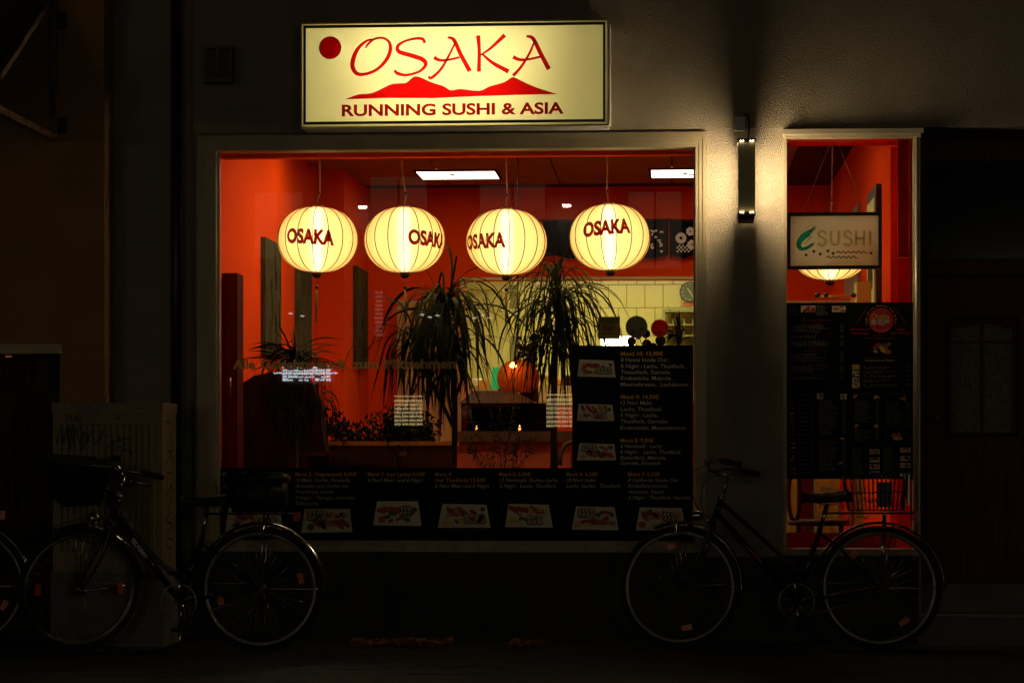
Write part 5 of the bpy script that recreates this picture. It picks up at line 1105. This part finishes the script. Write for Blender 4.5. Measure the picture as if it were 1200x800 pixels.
    for y_ in (-.02, .02): m = MB(); m.tube(cat_rom([(sdl.x - .1, y_, sdl.z - .005), (sdl.x - .03, y_, sdl.z - .035), (sdl.x + .04, y_, sdl.z - .035), (sdl.x + .1, y_ * 2, sdl.z - .01)], 4), .0035, 6); m.build('rail', 'chrome', sdo)
    m = MB(); m.tube([stp, Vector((sdl.x, 0, sdl.z - .03))], .0135, 10); m.build('seat_post', 'chrome', root)
    # cranks
    m = MB(); g0 = math.radians(pts.get('crank', 95)); cr = .165
    m.lathe([(.098, -.046), (.104, -.046), (.104, -.042), (.098, -.042), (.098, -.046)], bb, 40, 'y')
    for k in range(5): g_ = k * 2 * pi / 5 + .3; m.tube([bb + Vector((0, -.044, 0)), bb + Vector((.1 * cos(g_), -.044, .1 * sin(g_)))], .005, 5)
    crk = m.build('chainring', 'steel', root)
    for sgn in (1, -1):
        e = bb + Vector((cr * cos(g0) * sgn, -.06 * sgn, cr * sin(g0) * sgn)); m = MB(); m.tube([bb + Vector((0, -.055 * sgn, 0)), e], [.014, .010], 10); m.build('crank_arm', 'chrome', crk)
        m = MB(); m.box(e.x - .045, e.x + .045, e.y - .02 - .045 * sgn - .04, e.y + .02 - .045 * sgn + .02, e.z - .011, e.z + .011); m.build('pedal', 'rubber', crk)
    m = MB(); 
    for dz in (1, -1): m.tube([bb + Vector((0, -.044, .1 * dz)), rh + Vector((0, -.044, .035 * dz))], .004, 4)
    m.build('chain', 'steel', root)
    m = MB(); m.lathe([(.0001, -.05), (.035, -.05), (.038, -.04), (.0001, -.035)], rh, 20, 'y'); m.build('sprocket', 'steel', root)
    # fenders
    def fender(c, a0_, a1_, xf, mt, nm):
        m = MB((lambda v: xf(v + c)) if xf else (lambda v: v + c)); n = 36; vs = []
        for i in range(n + 1):
            g_ = a0_ + (a1_ - a0_) * i / n
            for y_, dr_ in ((-.027, -.014), (-.018, -.002), (0, .002), (.018, -.002), (.027, -.014)): rr = R + .022 + dr_; vs.append((rr * cos(g_), y_, rr * sin(g_)))
        m.add(vs, [(i * 5 + j, i * 5 + j + 1, (i + 1) * 5 + j + 1, (i + 1) * 5 + j) for i in range(n) for j in range(4)], 0, True); return m.build(nm, mt, root)
    fm = 'chrome' if silver else 'blackpaint'
    ff = fender(fh, -.05 if not silver else .1, 2.0, st, fm, 'front_fender'); rf = fender(rh, -.02, 2.9, None, fm, 'rear_fender')
    if not silver:
        for c, a0_, a1_, xf, par in ((fh, -.1, 1.4, st, ff), (rh, 0, 2.2, None, rf)):
            m = MB((lambda v, xf=xf, c=c: xf(v + c)) if xf else (lambda v, c=c: v + c))
            for y_ in (-.029, .029): m.tube([((R + .01) * cos(a0_ + (a1_ - a0_) * i / 24), y_, (R + .01) * sin(a0_ + (a1_ - a0_) * i / 24)) for i in range(25)], .0022, 5)
            m.build('fender_edge', 'chrome', par)
    for c, xf, angs in ((fh, st, (1.45, 1.62, .05)), (rh, None, (1.35, .0))):
        m = MB(xf)
        for g_ in angs:
            for y_ in (-1, 1): m.tube([c + Vector((0, y_ * .06, 0)), c + Vector(((R + .012) * cos(g_), y_ * .03, (R + .012) * sin(g_)))], .0028, 5)
        m.build('fender_stay', 'chrome', root)
    # lights
    m = MB(st); hc = H1 + Vector((-.10, 0, .0)) if not pts.get('light') else q(pts['light']); m.lathe([(.0001, .04), (.02, .035), (.032, .01), (.034, -.02), (.03, -.028), (.0001, -.03)], (hc.x, hc.y, hc.z), 18, 'x'); m.tube([hc + Vector((.02, 0, -.01)), H1 + Vector((0, 0, -.03))], .005, 6); m.build('headlight', 'chrome', root)
    # rack
    zr = R + .10 + R - .0; zr = rh.z + R + .07; m = MB(); x_a, x_b = rh.x - .14, rh.x + .19
    for y_ in (-.06, .06): m.tube([(stp.x + .01, y_ * .3, zr), (x_a, y_, zr), (x_b, y_, zr)], .0055, 6)
    for k in range(4): m.tube([(x_a + k * .1, -.06, zr), (x_a + k * .1, .06, zr)], .0045, 6)
    m.build('rack', 'blackmetal', root)
    m = MB()
    for y_ in (-1, 1): m.tube([(rh.x + .03, y_ * .062, zr), (rh.x + .008, y_ * .066, rh.z)], .0065, 8)
    m.build('rack_strut', 'chrome', root)
    m = MB(); m.box(x_b, x_b + .03, -.04, .04, zr - .04, zr + .01); m.build('tail_light', 'redlens', root)
    if 'basket' in extras:
        bk = MB(); x_a, x_b = rh.x - .17, rh.x + .13; t_a, t_b = rh.x - .20, rh.x + .155; z0_, z1_ = zr + .015, zr + .205
        nv = 14
        def ring(z_, a_, b_, w_, r_, dz=0): bk.tube([(a_, -w_, z_), (b_, -w_, z_ + dz), (b_, w_, z_ + dz), (a_, w_, z_)], r_, 5, closed=True)
        ring(z0_, x_a, x_b, .10, .003); ring(z1_, t_a, t_b, .125, .0045, .03); ring((z0_ + z1_) / 2, (x_a + t_a) / 2, (x_b + t_b) / 2, .113, .0025, .015)
        for k in range(nv + 1):
            u = k / nv
            for sgn in (-1, 1): bk.tube([(x_a + (x_b - x_a) * u, sgn * .10, z0_), (t_a + (t_b - t_a) * u, sgn * .125, z1_ + .03 * u)], .003, 4)
            bk.tube([(x_a + (x_b - x_a) * u, -.1, z0_), (x_a + (x_b - x_a) * u, .1, z0_)], .003, 4)
        for k in range(9):
            u = -1 + 2 * k / 8
            bk.tube([(x_a, u * .1, z0_), (t_a, u * .125, z1_)], .003, 4); bk.tube([(x_b, u * .1, z0_), (t_b, u * .125, z1_ + .03)], .003, 4)
        bo = bk.build('wire_basket', 'blackmetal', root)
        m = MB(); m.box(t_b + .0, t_b + .008, -.08, .08, z0_ + .03, z1_ + .01); m.build('rear_plate', 'chrome', bo)
        m = MB(); m.box(rh.x - .01, rh.x + .07, -.04, .03, z0_ + .02, z1_ - .03); m.build('lock_case', 'blackmetal', bo)
    if 'frontbasket' in extras:
        m = MB(st); c = H0 + Vector((-.24, 0, .10)); w0, w1 = .10, .15
        m.add([c + Vector(v) for v in ((-w0, -.13, -.12), (w0, -.13, -.12), (w0, .13, -.12), (-w0, .13, -.12), (-w1, -.17, .13), (w1, -.17, .10), (w1, .17, .10), (-w1, .17, .13))], [(0, 3, 2, 1), (4, 5, 6, 7), (0, 1, 5, 4), (1, 2, 6, 5), (2, 3, 7, 6), (3, 0, 4, 7)])
        bo = m.build('front_basket', 'blackmetal', root)
        m = MB(st); m.tube([c + Vector(v) for v in ((-w1, -.17, .13), (w1, -.17, .10), (w1, .17, .10), (-w1, .17, .13))], .007, 6, closed=True); m.tube([c + Vector((.1, 0, .0)), H0 + Vector((-.02, 0, .0))], .008, 6); m.build('basket_rim', 'blackmetal', bo)
    if 'kickstand' in extras:
        m = MB(); m.tube([bb + Vector((.05, -.05, -.03)), bb + Vector((.02, -.16, -bb.z + .01))], .008, 8); m.build('kickstand', 'chrome', root)
    if decal:
        A_, B_ = H1 + ax * .03, bb; t_ = (B_ - A_).normalized(); an = math.atan2(t_.z, t_.x); c0 = A_.lerp(B_, decal[1]); m = MB()
        vs, fs_ = text_geo(decal[0], .015, 2); k = .022 / .72
        m.add([c0 + Vector((v[0] * k * cos(an) - (v[1] - .36) * k * sin(an), -.0195, v[0] * k * sin(an) + (v[1] - .36) * k * cos(an))) for v in vs], fs_); m.build('frame_lettering', decal[2], frm)
    return root, q, zr, rh
r1 = bike((900, 759), -.47, 205.3, dict(rear=(1029, 690), front=(797, 689), bb=(933, 703), seat_tube=(961, 618), saddle=(969, 583), head_top=(846, 583), head_bot=(838, 606), stem=(853.5, 556), mixte=True, crank=97, rs=.1, fsd=1.0, light=(817, 603)),
          'black ladies bicycle with wire rear basket leaning by the narrow window', steer=radians(-12), rz=radians(-.8), lean=radians(-2), extras=('basket',), decal=('KTM', .42, 'print_red'))
r2 = bike((200, 765), -.80, 210.8, dict(rear=(307, 690), front=(90, 690), bb=(211, 706), seat_tube=(237, 632), saddle=(243, 588), head_top=(136, 582), head_bot=(128, 606), stem=(143, 556), mixte=False, crank=84, rs=.5, fsd=.4),
          'black city bicycle with silver fenders parked before the utility cabinet', steer=radians(33), rz=radians(.5), lean=radians(-1.5), silver=True, extras=('frontbasket', 'kickstand'), decal=('PEUGEOT', .3, 'steel'))
root2, q2_, zr2, rh2 = r2
pn = thing('pannier_bag', 'black pannier bag strapped over rear wheel of bicycle with silver fenders', 'bag', root2.location, rot=tuple(root2.rotation_euler))
def soft_box(mb, x0, x1, y0, y1, z0, z1, r=.03):
    b = bmesh.new(); bmesh.ops.create_cube(b, size=1); bmesh.ops.scale(b, vec=(x1 - x0, y1 - y0, z1 - z0), verts=b.verts); bmesh.ops.translate(b, vec=((x0 + x1) / 2, (y0 + y1) / 2, (z0 + z1) / 2), verts=b.verts)
    bmesh.ops.bevel(b, geom=b.edges[:], offset=r, segments=3, affect='EDGES'); mb.add([v.co.copy() for v in b.verts], [tuple(v.index for v in f_.verts) for f_ in b.faces], 0, True); b.free()
m = MB(); xa_, xb_ = rh2.x - .18, rh2.x + .14; soft_box(m, xa_, xb_, -.11, .11, zr2 + .008, zr2 + .21); m.build('bag_body', 'leather', pn)
m = MB(); soft_box(m, xa_ - .01, xb_ + .01, -.12, .12, zr2 + .17, zr2 + .225, .012); m.build('flap', 'leather', pn)
for u in (.25, .75): m = MB(); xx = xa_ + (xb_ - xa_) * u; m.box(xx - .012, xx + .012, -.126, -.1205, zr2 + .06, zr2 + .2); m.build('strap', 'rubber', pn)
r3 = bike((-60, 765), -.62, 207.5, dict(rear=(-36, 695), front=(-262, 690), bb=(-140, 706), seat_tube=(-110, 618), saddle=(-103, 588), head_top=(-215, 582), head_bot=(-223, 606), stem=(-208, 556), mixte=True, crank=80, rs=.25, fsd=.4),
          'bicycle cut off by the picture edge with only its rear wheel showing', steer=radians(10), lean=radians(-1.5), extras=('kickstand',))

# =================================================================== FAR SIDE OF THE STREET (seen as reflections in the glass, plus added unseen lights)
YO = -22.0
def MX(px): return (px - 790) * (12.5 + 22.06) / FOC       # where a reflection seen at px comes from
def MZ(py): return CAMZ + (HY - py) * (12.5 + 22.06) / FOC
ob = thing('opposite_building', 'dark building across the street with two lit windows, seen as reflection', 'building')
MB().box(-14, 14, YO - .6, YO - .02, -.01, 9).build('wall', 'far_wall', ob)
for a_, b_, c_, d_ in ((460, 460, 494, 498), (640, 458, 674, 500)):
    x0, x1, z0, z1 = MX(a_), MX(c_), MZ(d_), MZ(b_); wn = MB(); frame_ring(wn, x0 - .05, x1 + .05, z0 - .05, z1 + .05, x0, x1, z0, z1, YO - .02, YO + .02); wn = wn.build('window', 'far_wall', ob)
    MB().box(x0, x1, YO - .018, YO - .01, z0, z1).build('pane', 'farlit', wn)
    for k in range(8): zz = z0 + (z1 - z0) * (k + .6) / 8.2; MB().box(x0, x1, YO - .005, YO, zz, zz + (.022 if k < 6 else .04)).build('blind_slat', 'far_wall', wn)
    for k in range(1, 4): xx = x0 + (x1 - x0) * k / 4; MB().box(xx, xx + .012, YO + .001, YO + .006, z0, z1).build('cord', 'far_wall', wn)
for a_, b_, c_, d_ in ((4.6, 8.4, .6, 2.9), (-12.6, -9.0, .9, 2.6)):  # added glowing windows and strips, out of view, to put glints on the bikes
    wn = MB(); frame_ring(wn, a_ - .1, b_ + .1, c_ - .1, d_ + .1, a_, b_, c_, d_, YO - .02, YO + .04); wn = wn.build('shop_window', 'far_wall', ob)
    for k in range(3): MB().box(a_ + (b_ - a_) * k / 3 + .02, a_ + (b_ - a_) * (k + 1) / 3 - .02, YO - .018, YO - .01, c_, d_).build('pane', 'farshop', wn)
    for k in range(2): MB().box(a_ + .3 + k * (b_ - a_) * .5, a_ + .3 + k * (b_ - a_) * .5 + 1.1, YO + .05, YO + .09, d_ + .18, d_ + .28).build('strip_lamp', 'farstrip', wn)
for a_, b_, c_, d_ in ((292, 222, 352, 300), (430, 205, 500, 300), (560, 215, 640, 300), (735, 225, 800, 315)):  # dim windows added to lay a reflected haze over the glass
    x0, x1, z0, z1 = MX(a_), MX(c_), MZ(d_), MZ(b_); wn = MB(); frame_ring(wn, x0 - .06, x1 + .06, z0 - .06, z1 + .06, x0, x1, z0, z1, YO - .02, YO + .02); wn = wn.build('window', 'far_wall', ob)
    for k in range(2): MB().box(x0 + (x1 - x0) * k / 2 + .02, x0 + (x1 - x0) * (k + 1) / 2 - .02, YO - .018, YO - .01, z0, z1).build('pane', 'fardim', wn)
slt = thing('string_of_lights', 'string of tiny lights across the street, mirrored faintly above the window lettering', 'lights')
for k, (px, py) in enumerate(((494, 368), (503, 371), (512, 369), (556, 372), (566, 369), (574, 372), (338, 366), (352, 369))):
    m = MB(); m.lathe([(.0001, -.02), (.05, 0), (.0001, .02)], (MX(px), YO + .1, MZ(py)), 10); m.build('bulb', 'farlamp', slt)
fsn = thing('lit_sign_across_street', 'white lit shop sign across street, mirrored in glass over the dracaena', 'sign')
x0, x1, z0, z1 = MX(328), MX(386), MZ(446), MZ(428)
MB().box(x0 - .05, x1 + .05, YO - .0, YO + .08, z0 - .05, z1 + .05).build('housing', 'far_wall', fsn)
rd = random.Random(3)
for r_ in range(5):
    zz = z1 - (z1 - z0) * (r_ + .6) / 5; n = 9
    for k in range(n):
        if r_ > 2 and rd.random() < .3: continue
        xx = x0 + (x1 - x0) * k / n; m = MB(); m.box(xx + .005, xx + (x1 - x0) / n * rd.uniform(.75, .98), YO + .09, YO + .12, zz - .012, zz + rd.uniform(.005, .03)); m.build('lit_segment', 'neon', fsn)
MB().box(MX(318), MX(394), YO + .13, YO + .14, MZ(437), MZ(435.5)).build('lit_line', 'neon', fsn)
vs_ = thing('vertical_neon_sign', 'dim pinkish upright neon sign across the street, mirrored in the glass', 'sign')
for k in range(11): m = MB(); m.box(MX(438 + rd.uniform(-1, 1)), MX(447), YO + .05, YO + .08, MZ(340 + k * 5 + 3), MZ(340 + k * 5)); m.build('neon_segment', 'farpink', vs_)
for k, px in enumerate((425.5, 665)):
    sl = thing('street_lamp', ['hanging street lamp across the street, mirrored left above second lantern', 'hanging street lamp across the street, mirrored right between third and fourth lanterns'][k], 'street lamp', group='street lamps across the street')
    xx, zz = MX(px), MZ(242); m = MB(); m.lathe([(.0001, -.035), (.06, -.03), (.07, 0), (.05, .03), (.0001, .035)], (xx, YO + .3, zz), 16); m.build('luminaire', 'lamp', sl)
    m = MB(); m.lathe([(.075, -.0), (.09, .04), (.02, .09), (.0001, .09)], (xx, YO + .3, zz), 16); m.build('hood', 'blackmetal', sl)
    m = MB(); m.tube([(xx, YO + .3, zz + .09), (xx, YO + .3, zz + .4), (xx, YO - .02, zz + .5)], .015, 6); m.build('bracket', 'blackmetal', sl)
